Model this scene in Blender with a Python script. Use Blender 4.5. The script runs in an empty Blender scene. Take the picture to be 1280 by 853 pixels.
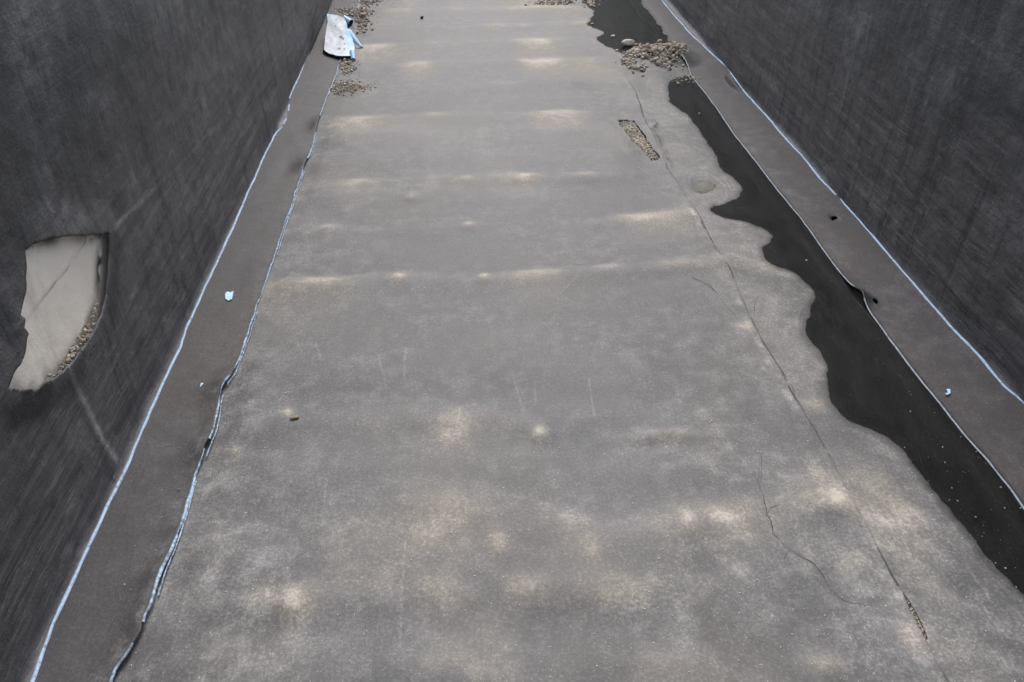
import bpy, bmesh, math
import numpy as np

# ------------------------------------------------------------------ camera
sc = bpy.context.scene
col = sc.collection
F_PX = 1000.0; CAM_H = 4.0
PITCH = math.atan(0.736); YAW = math.atan(80.0 / 1241.6)
cam_d = bpy.data.cameras.new('camera'); cam = bpy.data.objects.new('camera', cam_d)
col.objects.link(cam); sc.camera = cam
cam_d.sensor_width = 36.0; cam_d.lens = 36.0 * F_PX / 1280.0
cam_d.clip_start = 0.05; cam_d.clip_end = 3000
cam.location = (0, 0, CAM_H)
cam.rotation_euler = (math.pi / 2 - PITCH, 0, -YAW)

# ------------------------------------------------------------------ world, sun, exposure
SUN_EL = math.radians(50); SUN_AZ = math.radians(4)     # azimuth from +Y (down the canal) towards +X
w = bpy.data.worlds.new('World'); sc.world = w; w.use_nodes = True
nt = w.node_tree; nt.nodes.clear()
sky = nt.nodes.new('ShaderNodeTexSky'); sky.sky_type = 'NISHITA'; sky.sun_disc = False
sky.sun_elevation = SUN_EL; sky.sun_rotation = SUN_AZ
sky.air_density = 1.0; sky.dust_density = 1.5; sky.ozone_density = 1.0
hs = nt.nodes.new('ShaderNodeHueSaturation'); hs.inputs['Saturation'].default_value = 0.42
bg = nt.nodes.new('ShaderNodeBackground'); bg.inputs['Strength'].default_value = 0.15
out = nt.nodes.new('ShaderNodeOutputWorld')
nt.links.new(sky.outputs[0], hs.inputs['Color']); nt.links.new(hs.outputs[0], bg.inputs[0]); nt.links.new(bg.outputs[0], out.inputs[0])
sun_d = bpy.data.lights.new('sun', 'SUN'); sun_d.energy = 1.6; sun_d.angle = math.radians(30); sun_d.color = (1.0, 0.965, 0.93)
sun = bpy.data.objects.new('sun', sun_d); col.objects.link(sun)
sun.location = (0, 20, 30)
sun.rotation_euler = (-(math.pi / 2 - SUN_EL), 0, -SUN_AZ)
sc.view_settings.view_transform = 'Standard'; sc.view_settings.look = 'None'
sc.view_settings.exposure = 1.06; sc.view_settings.gamma = 1.0

# ------------------------------------------------------------------ helpers: photograph -> place
fwd = np.array([math.sin(YAW) * math.cos(PITCH), math.cos(YAW) * math.cos(PITCH), -math.sin(PITCH)])
rgt = np.array([math.cos(YAW), -math.sin(YAW), 0.0])
upv = np.cross(rgt, fwd)
def ray(px, py): return F_PX * fwd + (px - 640) * rgt + (426.5 - py) * upv
def G(px, py, z=0.0):                      # point of the level z seen at a pixel
    d = ray(px, py); t = (z - CAM_H) / d[2]
    return np.array([d[0] * t, d[1] * t])
def GP(pts, z=0.0): return np.array([G(a, b, z) for a, b in pts])
def WX(px, py, x):                         # point (Y,Z) of the upright plane X=x seen at a pixel
    d = ray(px, py); t = x / d[0]
    return np.array([d[1] * t, CAM_H + d[2] * t])

_tabs = {}
def vnoise(x, y, seed=0):
    if seed not in _tabs: _tabs[seed] = np.random.RandomState(seed + 11).rand(256, 256)
    T = _tabs[seed]; x = np.asarray(x, float); y = np.asarray(y, float)
    xi = np.floor(x).astype(int); yi = np.floor(y).astype(int); fx = x - xi; fy = y - yi
    fx = fx * fx * (3 - 2 * fx); fy = fy * fy * (3 - 2 * fy)
    a = T[xi % 256, yi % 256]; b = T[(xi + 1) % 256, yi % 256]; c = T[xi % 256, (yi + 1) % 256]; d = T[(xi + 1) % 256, (yi + 1) % 256]
    return (a * (1 - fx) + b * fx) * (1 - fy) + (c * (1 - fx) + d * fx) * fy
def fbm(x, y, seed=0, o=4):
    s = 0; a = .5; n = 0
    for i in range(o): s = s + a * vnoise(x * 2 ** i, y * 2 ** i, seed + i); n += a; a *= .5
    return s / n
def sstep(a, b, x):
    t = np.clip((x - a) / (b - a), 0, 1); return t * t * (3 - 2 * t)
def resample(P, step, closed=False):
    P = np.asarray(P, float)
    if closed: P = np.vstack([P, P[:1]])
    L = np.r_[0, np.cumsum(np.linalg.norm(np.diff(P, axis=0), axis=1))]
    n = max(2, int(L[-1] / step)); t = np.linspace(0, L[-1], n + 1)
    R = np.stack([np.interp(t, L, P[:, k]) for k in range(P.shape[1])], 1)
    return R[:-1] if closed else R
def smooth_poly(P, it=2):                   # Chaikin corner cutting, closed
    P = np.asarray(P, float)
    for _ in range(it):
        Q = np.roll(P, -1, 0); P = np.stack([.75 * P + .25 * Q, .25 * P + .75 * Q], 1).reshape(-1, 2)
    return P
def dist_poly(x, y, P, closed=True):        # (distance, nearest point, inside)
    x = np.asarray(x, float); y = np.asarray(y, float)
    best = np.full(x.shape, 1e9); nx = np.zeros_like(best); ny = np.zeros_like(best); ins = np.zeros(x.shape, bool)
    n = len(P)
    for i in range(n if closed else n - 1):
        ax, ay = P[i]; bx, by = P[(i + 1) % n]; dx, dy = bx - ax, by - ay; l2 = dx * dx + dy * dy + 1e-12
        t = np.clip(((x - ax) * dx + (y - ay) * dy) / l2, 0, 1); qx = ax + t * dx; qy = ay + t * dy
        d = (x - qx) ** 2 + (y - qy) ** 2; m = d < best
        best = np.where(m, d, best); nx = np.where(m, qx, nx); ny = np.where(m, qy, ny)
        if closed:
            c = ((ay > y) != (by > y)); ins ^= c & (x < (bx - ax) * (y - ay) / (by - ay + 1e-15) + ax)
    return np.sqrt(best), nx, ny, ins
def near(x, y, P, pad):                     # indices within the padded box of P
    return np.nonzero((x > P[:, 0].min() - pad) & (x < P[:, 0].max() + pad) & (y > P[:, 1].min() - pad) & (y < P[:, 1].max() + pad))[0]

def tag(o, label=None, cat=None, group=None, kind=None):
    if label: o['label'] = label
    if cat: o['category'] = cat
    if group: o['group'] = group
    if kind: o['kind'] = kind
    return o
def empty(name, loc=(0, 0, 0)):
    o = bpy.data.objects.new(name, None); col.objects.link(o); o.location = loc; o.empty_display_size = .1
    return o
def mesh_obj(name, V, Fc, mat, parent=None, attrs=None, smooth=True):
    V = np.asarray(V, np.float32); me = bpy.data.meshes.new(name)
    if isinstance(Fc, np.ndarray):
        nf, k = Fc.shape
        me.vertices.add(len(V)); me.vertices.foreach_set('co', V.ravel())
        me.loops.add(nf * k); me.loops.foreach_set('vertex_index', Fc.astype(np.int32).ravel())
        me.polygons.add(nf); me.polygons.foreach_set('loop_start', np.arange(0, nf * k, k, dtype=np.int32))
        me.polygons.foreach_set('loop_total', np.full(nf, k, np.int32))
        me.update(calc_edges=True); me.validate()
    else:
        me.from_pydata(V.tolist(), [], Fc); me.update()
    if smooth: me.polygons.foreach_set('use_smooth', np.ones(len(me.polygons), bool))
    for an, av in (attrs or {}).items():
        a = me.attributes.new(an, 'FLOAT', 'POINT'); a.data.foreach_set('value', np.asarray(av, np.float32))
    me.materials.append(mat)
    o = bpy.data.objects.new(name, me); col.objects.link(o)
    if parent is not None:
        o.parent = parent; o.matrix_parent_inverse = parent.matrix_world.inverted() if False else o.matrix_parent_inverse
        if parent.type == 'EMPTY' and any(parent.location): o.location = (-parent.location[0], -parent.location[1], -parent.location[2])
    return o
def grid_faces(nr, nc):
    i = np.arange((nr - 1) * (nc - 1)); r = i // (nc - 1); c = i % (nc - 1); a = r * nc + c
    return np.stack([a, a + 1, a + nc + 1, a + nc], 1)

# ------------------------------------------------------------------ materials
class NB:
    def __init__(s, name):
        s.m = bpy.data.materials.new(name); s.m.use_nodes = True; s.t = s.m.node_tree; s.t.nodes.clear()
        s.pos = s.t.nodes.new('ShaderNodeNewGeometry').outputs['Position']
    def link(s, a, b): s.t.links.new(a, b)
    def put(s, sock, v):
        if hasattr(v, 'links') or isinstance(v, bpy.types.NodeSocket): s.link(v, sock)
        else: sock.default_value = v
    def map(s, scale, rot=(0, 0, 0), src=None):
        n = s.t.nodes.new('ShaderNodeMapping'); n.inputs['Scale'].default_value = scale; n.inputs['Rotation'].default_value = rot
        s.link(src or s.pos, n.inputs[0]); return n.outputs[0]
    def noise(s, scale, detail=4, rough=.55, vec=None, dist=0):
        n = s.t.nodes.new('ShaderNodeTexNoise'); n.inputs['Scale'].default_value = scale; n.inputs['Detail'].default_value = detail
        n.inputs['Roughness'].default_value = rough; n.inputs['Distortion'].default_value = dist; s.link(vec or s.pos, n.inputs['Vector']); return n.outputs['Fac']
    def voro(s, scale, vec=None, what='Distance', rand=1.0):
        n = s.t.nodes.new('ShaderNodeTexVoronoi'); n.inputs['Scale'].default_value = scale; n.inputs['Randomness'].default_value = rand
        s.link(vec or s.pos, n.inputs['Vector']); return n.outputs[what]
    def rng(s, v, a, b, c=0.0, d=1.0):
        n = s.t.nodes.new('ShaderNodeMapRange'); n.interpolation_type = 'SMOOTHSTEP'; s.put(n.inputs[0], v)
        for k, q in zip((1, 2, 3, 4), (a, b, c, d)): n.inputs[k].default_value = q
        return n.outputs[0]
    def math(s, op, a, b=0.0, clamp=False):
        n = s.t.nodes.new('ShaderNodeMath'); n.operation = op; n.use_clamp = clamp; s.put(n.inputs[0], a); s.put(n.inputs[1], b); return n.outputs[0]
    def add(s, a, b): return s.math('ADD', a, b)
    def mul(s, a, b): return s.math('MULTIPLY', a, b)
    def sat(s, a): return s.math('ADD', a, 0.0, True)
    def attr(s, name):
        n = s.t.nodes.new('ShaderNodeAttribute'); n.attribute_name = name; return n.outputs['Fac']
    def sep(s, k):
        n = s.t.nodes.new('ShaderNodeSeparateXYZ'); s.link(s.pos, n.inputs[0]); return n.outputs[k]
    def mix(s, f, a, b, mode='MIX'):
        n = s.t.nodes.new('ShaderNodeMix'); n.data_type = 'RGBA'; n.blend_type = mode
        s.put(n.inputs[0], f)
        for k, v in ((6, a), (7, b)): s.put(n.inputs[k], v if isinstance(v, bpy.types.NodeSocket) else (*v, 1.0))
        return n.outputs[2]
    def bump(s, h, strength, dist=.01, nrm=None):
        n = s.t.nodes.new('ShaderNodeBump'); n.inputs['Strength'].default_value = strength; n.inputs['Distance'].default_value = dist
        s.link(h, n.inputs['Height'])
        if nrm is not None: s.link(nrm, n.inputs['Normal'])
        return n.outputs[0]
    def finish(s, color, rough=.6, nrm=None, spec=.5, **kw):
        p = s.t.nodes.new('ShaderNodeBsdfPrincipled'); o = s.t.nodes.new('ShaderNodeOutputMaterial')
        s.put(p.inputs['Base Color'], color if isinstance(color, bpy.types.NodeSocket) else (*color, 1)); s.put(p.inputs['Roughness'], rough)
        s.put(p.inputs['Specular IOR Level'], spec)
        if nrm is not None: s.link(nrm, p.inputs['Normal'])
        for k, v in kw.items(): s.put(p.inputs[k], v)
        s.link(p.outputs[0], o.inputs[0]); return s.m

def membrane_floor(name, base, dustc, dusty, speck):
    b = NB(name)
    dust = b.attr('dust'); dirt_shade = b.attr('dirt_shade'); wet_shade = b.attr('wet_shade'); rub_highlight = b.attr('rub_highlight')
    big = b.noise(.8, 3, .6); mid = b.noise(6.5, 5, .66); fine = b.noise(48, 4, .72)
    streak = b.noise(1, 4, .68, b.map((85, 4.5, 3))); spk = b.noise(85, 3, .6)
    # dust film: broken up by the finer noises, thicker where the attribute says the sheet is rubbed, silted or painted as a lit crest
    patchy = b.mul(b.rng(big, .36, .66, .12, 1), b.rng(mid, .42, .70))
    film = b.add(b.mul(patchy, dusty), b.mul(dust, b.rng(b.add(mid, b.mul(fine, .7)), .55, 1.12, .25, 1.2)))
    film = b.mul(film, b.rng(b.add(b.mul(streak, .5), b.mul(fine, .6)), .35, .80, .55, 1.35))
    film = b.add(film, b.mul(rub_highlight, b.rng(b.add(b.mul(fine, .8), b.mul(mid, .35)), .40, .85, .55, 1.25)))
    film = b.add(film, b.mul(b.rng(fine, .46, .72), .16))
    specks = b.mul(b.rng(spk, .645, .680), b.rng(b.add(mid, b.mul(big, .5)), .58, .92, .18, 1))
    film = b.sat(b.add(film, b.mul(specks, speck)))
    tone = b.mix(b.rng(streak, .30, .70), [c * .90 for c in base], [c * 1.10 for c in base])
    tone = b.mix(b.rng(b.noise(.45, 2), .40, .62, 0, 1), tone, [c * q for c, q in zip(base, (1.10, 1.03, .97))])
    c = b.mix(film, tone, b.mix(b.rng(b.add(rub_highlight, b.mul(mid, .2)), .08, .45), [sum(dustc) / 3 * q for q in (.97, .95, .92)], dustc))
    c = b.mix(b.sat(b.mul(dirt_shade, b.rng(fine, .30, .62, .35, 1.15))), c, (.026, .024, .024))
    c = b.mix(b.mul(b.sat(wet_shade), .84), c, (.010, .0095, .0095))
    r = b.math('SUBTRACT', b.rng(film, 0, .6, .60, .88), b.mul(b.sat(wet_shade), .22))
    h = b.add(b.mul(fine, .8), b.add(b.mul(mid, 1.4), b.mul(specks, .6)))
    return b.finish(c, r, b.bump(h, .45, .006), .30)

M = {}
M['floor'] = membrane_floor('grey_membrane_floor', (.068, .0655, .066), (.44, .395, .335), .24, .95)
M['strip_r'] = membrane_floor('grey_membrane_strip', (.055, .0495, .051), (.26, .24, .225), .24, .6)
M['strip'] = membrane_floor('brown_grey_membrane_strip', (.047, .042, .043), (.24, .222, .205), .18, .6)

def membrane_wall(name):
    b = NB(name); z = b.sep(2)
    dust = b.attr('dust'); dirt_shade = b.attr('dirt_shade')
    warp = b.noise(2.3, 3)
    along = b.noise(1, 6, .74, b.map((.6, 1.0, 13)), .35); along2 = b.noise(1, 3, .7, b.map((2, 4.5, 130)), .2)
    drip = b.noise(1, 6, .72, b.map((.5, 3.6, .16)), .1); mott = b.noise(1.5, 6, .70); blot = b.noise(7, 5, .72); fine = b.noise(75, 3, .75)
    low = b.rng(b.add(z, b.mul(b.math('SUBTRACT', mott, .5), 2.6)), .3, 2.2, 1, 0)     # scuffed by the flow up to there
    zone = b.rng(b.add(warp, b.mul(blot, .25)), .46, .72)                                # scratches come in patches
    scr = b.mul(b.add(b.mul(b.rng(along, .50, .70), .6), b.mul(b.mul(b.rng(along2, .55, .66), zone), 1.2)), b.rng(low, 0, 1, .15, 1))
    run = b.mul(b.mul(b.rng(drip, .52, .70), b.rng(blot, .35, .65, .3, 1)), b.rng(z, .5, 2.0, .3, 1))
    film = b.add(b.mul(scr, .40), b.mul(run, .30))
    film = b.add(film, b.mul(b.mul(b.rng(mott, .48, .68), b.rng(b.add(blot, b.mul(fine, .5)), .62, .95)), .30))
    film = b.add(film, b.mul(dust, b.rng(b.add(fine, b.mul(blot, .5)), .5, .95, .3, 1.15)))
    film = b.sat(b.add(film, b.mul(b.rng(b.noise(34, 2), .70, .74), .22)))
    tone = b.mix(b.rng(mott, .35, .65), (.023, .0232, .0255), (.058, .0572, .060))
    tone = b.mix(low, tone, (.078, .0735, .0745))
    tone = b.mix(b.mul(b.rng(along, .50, .30, 0, .8), b.rng(low, 0, 1, .2, 1)), tone, (.020, .0195, .021))
    tone = b.mix(b.rng(drip, .48, .34, 0, .75), tone, (.017, .0175, .020))
    tone = b.mix(b.rng(blot, .46, .30, 0, .55), tone, (.022, .0215, .023))
    c = b.mix(film, tone, (.29, .275, .26))
    c = b.mix(b.sat(b.mul(dirt_shade, b.rng(fine, .25, .6, .6, 1.1))), c, (.012, .012, .012))
    h = b.add(b.mul(along, .55), b.add(b.mul(fine, .25), b.add(b.mul(blot, .9), b.mul(mott, 1.6))))
    return b.finish(c, b.rng(film, 0, .5, .50, .8), b.bump(h, .55, .025), .42)
M['wall'] = membrane_wall('black_membrane_wall')

def concrete(name, c0, c1, rough=.88):
    b = NB(name); a = b.noise(3, 6, .6); f = b.noise(60, 4, .7); p = b.voro(45)
    stain = b.noise(1, 5, .65, b.map((3, 3, .8)))
    c = b.mix(b.rng(a, .32, .7), c0, c1); c = b.mix(b.mul(b.rng(stain, .5, .72), .35), c, (.20, .17, .13))
    c = b.mix(b.mul(b.rng(p, .0, .12, 1, 0), .35), c, (.22, .2, .18))
    c = b.mix(b.sat(b.attr('dirt_shade')), c, (.045, .042, .036))
    return b.finish(c, rough, b.bump(b.add(f, b.mul(a, 2)), .5, .006), .3)
M['concrete'] = concrete('pale_concrete', (.72, .645, .55), (.80, .725, .63))
def soil(name, c0, c1, sc_=9):
    b = NB(name); a = b.noise(sc_, 6, .7); f = b.noise(130, 3, .7)
    return b.finish(b.mix(b.rng(b.add(b.mul(a, .6), b.mul(f, .4)), .35, .65), c0, c1), .95, b.bump(b.add(a, f), .8, .02), .2)
M['soil'] = soil('silt_bed', (.07, .058, .045), (.16, .135, .105))
M['bank'] = soil('gravel_bank', (.13, .12, .10), (.24, .22, .19), 2)

def weld(name, c, worn):
    b = NB(name); a = b.noise(30, 4, .7); f = b.noise(180, 3, .7)
    cc = b.mix(b.rng(b.add(a, b.mul(f, .3)), .75 - worn * .35, 1.0 - worn * .3), c, (.075, .08, .09))
    return b.finish(b.mix(b.rng(f, .35, .75, 0, .3), cc, (.62, .68, .74)), .55, b.bump(f, .5, .003), .4)
M['weld'] = weld('pale_blue_weld', (.40, .53, .71), .35)
M['weld_worn'] = weld('worn_blue_weld', (.37, .50, .65), .70)
M['weld_grey'] = weld('grey_blue_weld', (.27, .31, .36), .45)
b = NB('blue_plastic'); M['blue'] = b.finish(b.mix(b.rng(b.noise(40, 3), .4, .7), (.36, .60, .82), (.52, .72, .88)), .5)
b = NB('white_sheet')
vd = b.voro(9); sp = b.rng(b.noise(16, 4, .7), .66, .72)
cw = b.mix(b.rng(b.noise(5, 4), .3, .7), (.46, .49, .54), (.56, .585, .62)); cw = b.mix(b.mul(sp, .6), cw, (.10, .09, .08))
cw = b.mix(b.sat(b.attr('blue')), cw, (.30, .50, .68)); cw = b.mix(b.sat(b.attr('dirt_shade')), cw, (.022, .022, .025))
M['sheet'] = b.finish(cw, .55, b.bump(b.noise(40, 3), .3, .004))
b = NB('black_sheet_back'); M['black'] = b.finish(b.mix(b.noise(30, 3), (.016, .016, .018), (.035, .035, .037)), .6)

M['dirt_shade'] = soil('crease_dirt', (.028, .026, .025), (.060, .055, .050), 40)
def stone_mat(name, ramp):
    b = NB(name); t = b.t
    oi = t.nodes.new('ShaderNodeNewGeometry').outputs['Random Per Island']
    cr = t.nodes.new('ShaderNodeValToRGB'); e = cr.color_ramp.elements
    e[0].position = 0; e[0].color = (*ramp[0], 1); e[1].position = 1; e[1].color = (*ramp[-1], 1)
    for i, c in enumerate(ramp[1:-1]): q = e.new((i + 1) / (len(ramp) - 1)); q.color = (*c, 1)
    b.link(oi, cr.inputs[0]); f = b.noise(50, 4, .7)
    c = b.mix(b.rng(f, .35, .7, 0, .45), cr.outputs[0], (.09, .08, .07))
    return b.finish(c, .85, b.bump(f, .5, .006), .3)
M['gravel'] = stone_mat('mixed_gravel', [(.18, .14, .11), (.38, .32, .25), (.50, .43, .34), (.30, .27, .24), (.60, .53, .44), (.42, .30, .22), (.36, .33, .30)])
M['grit'] = stone_mat('pale_grit', [(.45, .42, .38), (.72, .70, .66), (.58, .52, .45), (.66, .64, .62)])
M['gravel_pale'] = stone_mat('pale_gravel', [(.18, .15, .12), (.42, .36, .28), (.50, .44, .35), (.28, .245, .20), (.56, .51, .42), (.25, .20, .155)])
def plain_stone(name, c):
    b = NB(name); f = b.noise(35, 5, .7); g = b.noise(9, 3)
    return b.finish(b.mix(b.rng(b.add(b.mul(f, .6), b.mul(g, .4)), .35, .68), [q * .7 for q in c], [min(1, q * 1.2) for q in c]), .85, b.bump(f, .5, .006), .3)

def water_mat(name, tint, murk, silt=(.040, .039, .037)):
    b = NB(name); t = b.t
    tr = t.nodes.new('ShaderNodeBsdfTransparent'); tr.inputs[0].default_value = (*tint, 1)
    df = t.nodes.new('ShaderNodeBsdfDiffuse'); df.inputs[0].default_value = (*silt, 1)
    gl = t.nodes.new('ShaderNodeBsdfGlossy'); gl.inputs['Roughness'].default_value = .015
    fr = t.nodes.new('ShaderNodeFresnel'); fr.inputs[0].default_value = 1.333
    nrm = b.bump(b.noise(9, 2), .03, .01); b.link(nrm, gl.inputs['Normal']); b.link(nrm, fr.inputs['Normal'])
    m1 = t.nodes.new('ShaderNodeMixShader'); b.put(m1.inputs[0], b.rng(b.noise(1.7, 4), .3, .75, murk * .5, murk * 1.4)); b.link(tr.outputs[0], m1.inputs[1]); b.link(df.outputs[0], m1.inputs[2])
    m2 = t.nodes.new('ShaderNodeMixShader'); b.link(fr.outputs[0], m2.inputs[0]); b.link(m1.outputs[0], m2.inputs[1]); b.link(gl.outputs[0], m2.inputs[2])
    o = t.nodes.new('ShaderNodeOutputMaterial'); b.link(m2.outputs[0], o.inputs[0]); return b.m
M['water'] = water_mat('dark_puddle_water', (.50, .50, .50), .10)
M['water_murky'] = water_mat('silty_water', (.42, .42, .37), .25, (.04, .039, .03))
M['water_grey'] = water_mat('grey_silt_water', (.75, .73, .69), .85, (.20, .19, .172))

# ------------------------------------------------------------------ traced lines (photo pixels, turned into metres on the real surfaces)
Z_OUT = .05                                # height of the outer welds, where the strip starts to turn up the wall
LO = [(40,852),(51,819),(66,782),(88,734),(106,694),(128,645),(147,608),(158,584),(177,539),(194,503),(213,460),(226,434),(233,411),(253,368),(269,332),(289,289.5),(302,260),(315,230),(328,200),(344.5,167),(352,160),(359,147),(361,136),(362,121),(374,95),(385.6,66),(394,43),(411,5)]
LI = [(141,853),(147,841),(165,815),(178,793),(183,775),(191,760),(200,727),(213,694),(224,661),(235,624),(244,595),(257,566),(267,539),(272,516),(277,490),(292,468),(308,424),(320,385),(333,350),(345,315),(356,279),(365,256),(373,230),(381,207),(389,190),(394,171),(400,147),(409,121),(419,98),(424,79),(432,55),(447,10)]
RO = [(1280,504),(1255,483),(1223,444),(1185,405),(1139,352.5),(1086,289),(1056,256),(1051,249),(1044,243),(1024,223),(1000,193),(976.6,168),(958,145),(934,119.5),(920,101),(908.6,84),(887.5,65.6),(872,51),(866,46),(850,28),(836,12),(826.6,0)]
RI = [(1280,637),(1254.7,602),(1229,569),(1201.5,540),(1177.6,509),(1146,468.6),(1111,423),(1079,378),(1076,371),(1065,361),(1037,324),(1002,275),(973.6,240),(942.6,200),(918,169),(894.5,133.6),(878,112.5),(864,95),(859,82),(852,69),(822,49),(801,19),(789,0)]
def seam(pts, z):
    P = GP(pts, z); P = P[np.argsort(P[:, 1])]
    y0, x0 = P[0, 1], P[0, 0]; y1, x1 = P[-1, 1], P[-1, 0]
    return np.r_[-12, y0 - .8, P[:, 1], y1 + 1.5, 320], np.r_[x0, x0, P[:, 0], x1, x1]
SM = {'LO': seam(LO, Z_OUT), 'LI': seam(LI, .01), 'RO': seam(RO, Z_OUT), 'RI': seam(RI, .01)}
def SX(k, Y):
    ys, xs = SM[k]; base = np.interp(Y, ys, xs)
    return base + .010 * (vnoise(Y * 2.3, Y * 0 + 3.3, ord(k[0]) + ord(k[1])) - .5) + .004 * (vnoise(Y * 11, Y * 0 + 1.3, ord(k[1])) - .5)
# rows along the canal: about 1.7 photo pixels apart in view, coarse beyond
vs_ = np.arange(960, -12, -1.5); zc_ = F_PX * CAM_H / (math.cos(PITCH) * (vs_ + 309.5)); yy = (zc_ - CAM_H * math.sin(PITCH)) / math.cos(PITCH)
ROWS = np.r_[-8, -5, -3, -1.5, -.6, 0, np.arange(.3, yy[0] - .02, .03), yy, yy[-1] + np.array([.15, .35, .6, .9, 1.3, 1.8, 2.5, 3.4, 4.6, 6, 8, 11, 15, 20, 28, 40, 60, 90, 140, 200, 280])]

# ------------------------------------------------------------------ the floor's relief
SHORE1 = [(866,94),(850,97),(838,100),(833,105),(836,117),(838,129),(850,138),(862,145),(872,160),(881,173),(892,187),(895,200),(900,212),(914,221),(928,235),(927,246),(910,253),(888,259),(889,266),(905,273),(925,276),(949,284),(967,293),(962,302),(953,312),(955,324),(966,333),(995,342),(1012,354),(1019,370),(1014,390),(1004,404),(1007,419),(1026,437),(1037,455),(1038,476),(1035,490),(1044,511),(1065,528),(1095,541),(1115,550),(1134,569),(1156,597),(1181,628),(1214,668),(1236,701),(1262,728),(1280,746),(1330,795),(1390,850)]
SHORE2 = [(722,-6),(735,9),(746,17),(733,27),(738,33),(756,41),(745,48),(752,56),(773,64),(785,71),(805,70),(822,62),(840,57),(831,42),(820,27),(801,2),(797,-6)]
P1 = GP(SHORE1, .004)
ya = np.linspace(P1[-1, 1], P1[0, 1], 60)
P1 = np.vstack([P1, np.stack([SX('RI', ya) + .012, ya], 1)])
P1 = resample(smooth_poly(P1, 1), .03, True)
def ripple(P, amp, seed):
    d = np.roll(P, -1, 0) - np.roll(P, 1, 0); d /= np.linalg.norm(d, axis=1)[:, None] + 1e-9
    k = amp * (fbm(P[:, 0] * 5, P[:, 1] * 5, seed, 4) - .5) + amp * .35 * (fbm(P[:, 0] * 26, P[:, 1] * 26, seed + 9, 2) - .5)
    return P + np.stack([-d[:, 1], d[:, 0]], 1) * k[:, None]
P1 = ripple(P1, .07, 77)
P2 = GP(SHORE2, .012); ext = np.array([P2[-1] + (-.05, 1.2), P2[-1] + (-.5, 2.6), P2[0] + (.25, 2.0), P2[0] + (0, .8)])
P2 = ripple(resample(smooth_poly(np.vstack([P2, ext]), 1), .05, True), .12, 79)
CR_C = G(884.5, 234.5); CR = np.array([.17, .36])                  # the small crater puddle: centre and half axes
a_ = np.linspace(0, 2 * math.pi, 60, endpoint=False)
PC = GP([(884.5 + 19.5 * math.cos(a) * (1 + .07 * math.sin(3 * a)), 234.5 + 8 * math.sin(a) * (1 + .1 * math.cos(2 * a + 1))) for a in a_], -.004)
LEVEL = {'1': .004, '2': .012, 'c': -.004}
TEAR = smooth_poly(GP([(772,152.5),(782,152),(793,153),(797,159),(806,172.5),(815,186),(823,194),(824.5,198),(822,201),(815,202),(807,194),(795,183),(785.5,173),(775,160)]), 0)
SLIT = smooth_poly(GP([(1127,741),(1131,744),(1143,763),(1153,782),(1159,798),(1159,803),(1154,799),(1147,785),(1137,765)]), 1)
def jag(P, step, amp, seed):
    R = resample(P, step, True); r = np.random.RandomState(seed); d = np.roll(R, -1, 0) - np.roll(R, 1, 0); d /= np.linalg.norm(d, axis=1)[:, None] + 1e-9
    return R + np.stack([-d[:, 1], d[:, 0]], 1) * (amp * (r.rand(len(R)) - .5))[:, None]
TEAR = ripple(resample(TEAR, .02, True), .06, 21); SLIT = jag(SLIT, .02, .004, 2)
EDGE = GP([(784,98),(794,112.5),(801,131),(806,150),(816,170),(826,192),(834.5,211),(847,227.5),(856,243),(875,272),(893,307),(910,335),(919,352.5),(928,374),(942,405),(959.6,437),(977,465),(995,500),(1019,539),(1038,573),(1060,619),(1082,657),(1097,687),(1115,720),(1130,744),(1152,793),(1159,808),(1185,853),(1215,905)])

# transverse folds of the loose sheet: pixels, half width along the canal (m), height (m), pale crest (wear and painted highlight)
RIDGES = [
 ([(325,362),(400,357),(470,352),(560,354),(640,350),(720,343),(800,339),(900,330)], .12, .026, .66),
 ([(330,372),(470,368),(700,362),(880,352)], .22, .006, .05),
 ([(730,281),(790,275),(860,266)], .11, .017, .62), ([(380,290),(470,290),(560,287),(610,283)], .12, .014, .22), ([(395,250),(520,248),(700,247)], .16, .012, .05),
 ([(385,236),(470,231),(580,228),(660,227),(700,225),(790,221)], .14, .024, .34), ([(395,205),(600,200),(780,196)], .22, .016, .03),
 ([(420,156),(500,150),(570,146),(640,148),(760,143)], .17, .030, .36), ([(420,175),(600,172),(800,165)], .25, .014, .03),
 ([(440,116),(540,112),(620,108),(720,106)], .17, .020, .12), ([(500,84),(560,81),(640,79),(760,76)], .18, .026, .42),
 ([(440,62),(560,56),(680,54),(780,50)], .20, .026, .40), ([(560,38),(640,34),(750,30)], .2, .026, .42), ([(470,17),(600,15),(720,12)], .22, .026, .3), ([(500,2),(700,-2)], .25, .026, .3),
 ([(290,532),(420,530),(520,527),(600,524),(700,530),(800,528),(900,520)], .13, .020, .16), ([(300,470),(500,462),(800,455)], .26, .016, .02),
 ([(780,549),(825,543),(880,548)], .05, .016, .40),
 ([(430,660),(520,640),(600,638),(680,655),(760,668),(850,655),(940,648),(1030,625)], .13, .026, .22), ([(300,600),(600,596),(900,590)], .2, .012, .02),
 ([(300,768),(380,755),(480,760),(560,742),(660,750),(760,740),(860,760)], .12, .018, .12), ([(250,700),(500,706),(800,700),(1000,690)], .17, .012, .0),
 ([(200,840),(400,836),(640,838),(900,830)], .12, .014, .10)]
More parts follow.
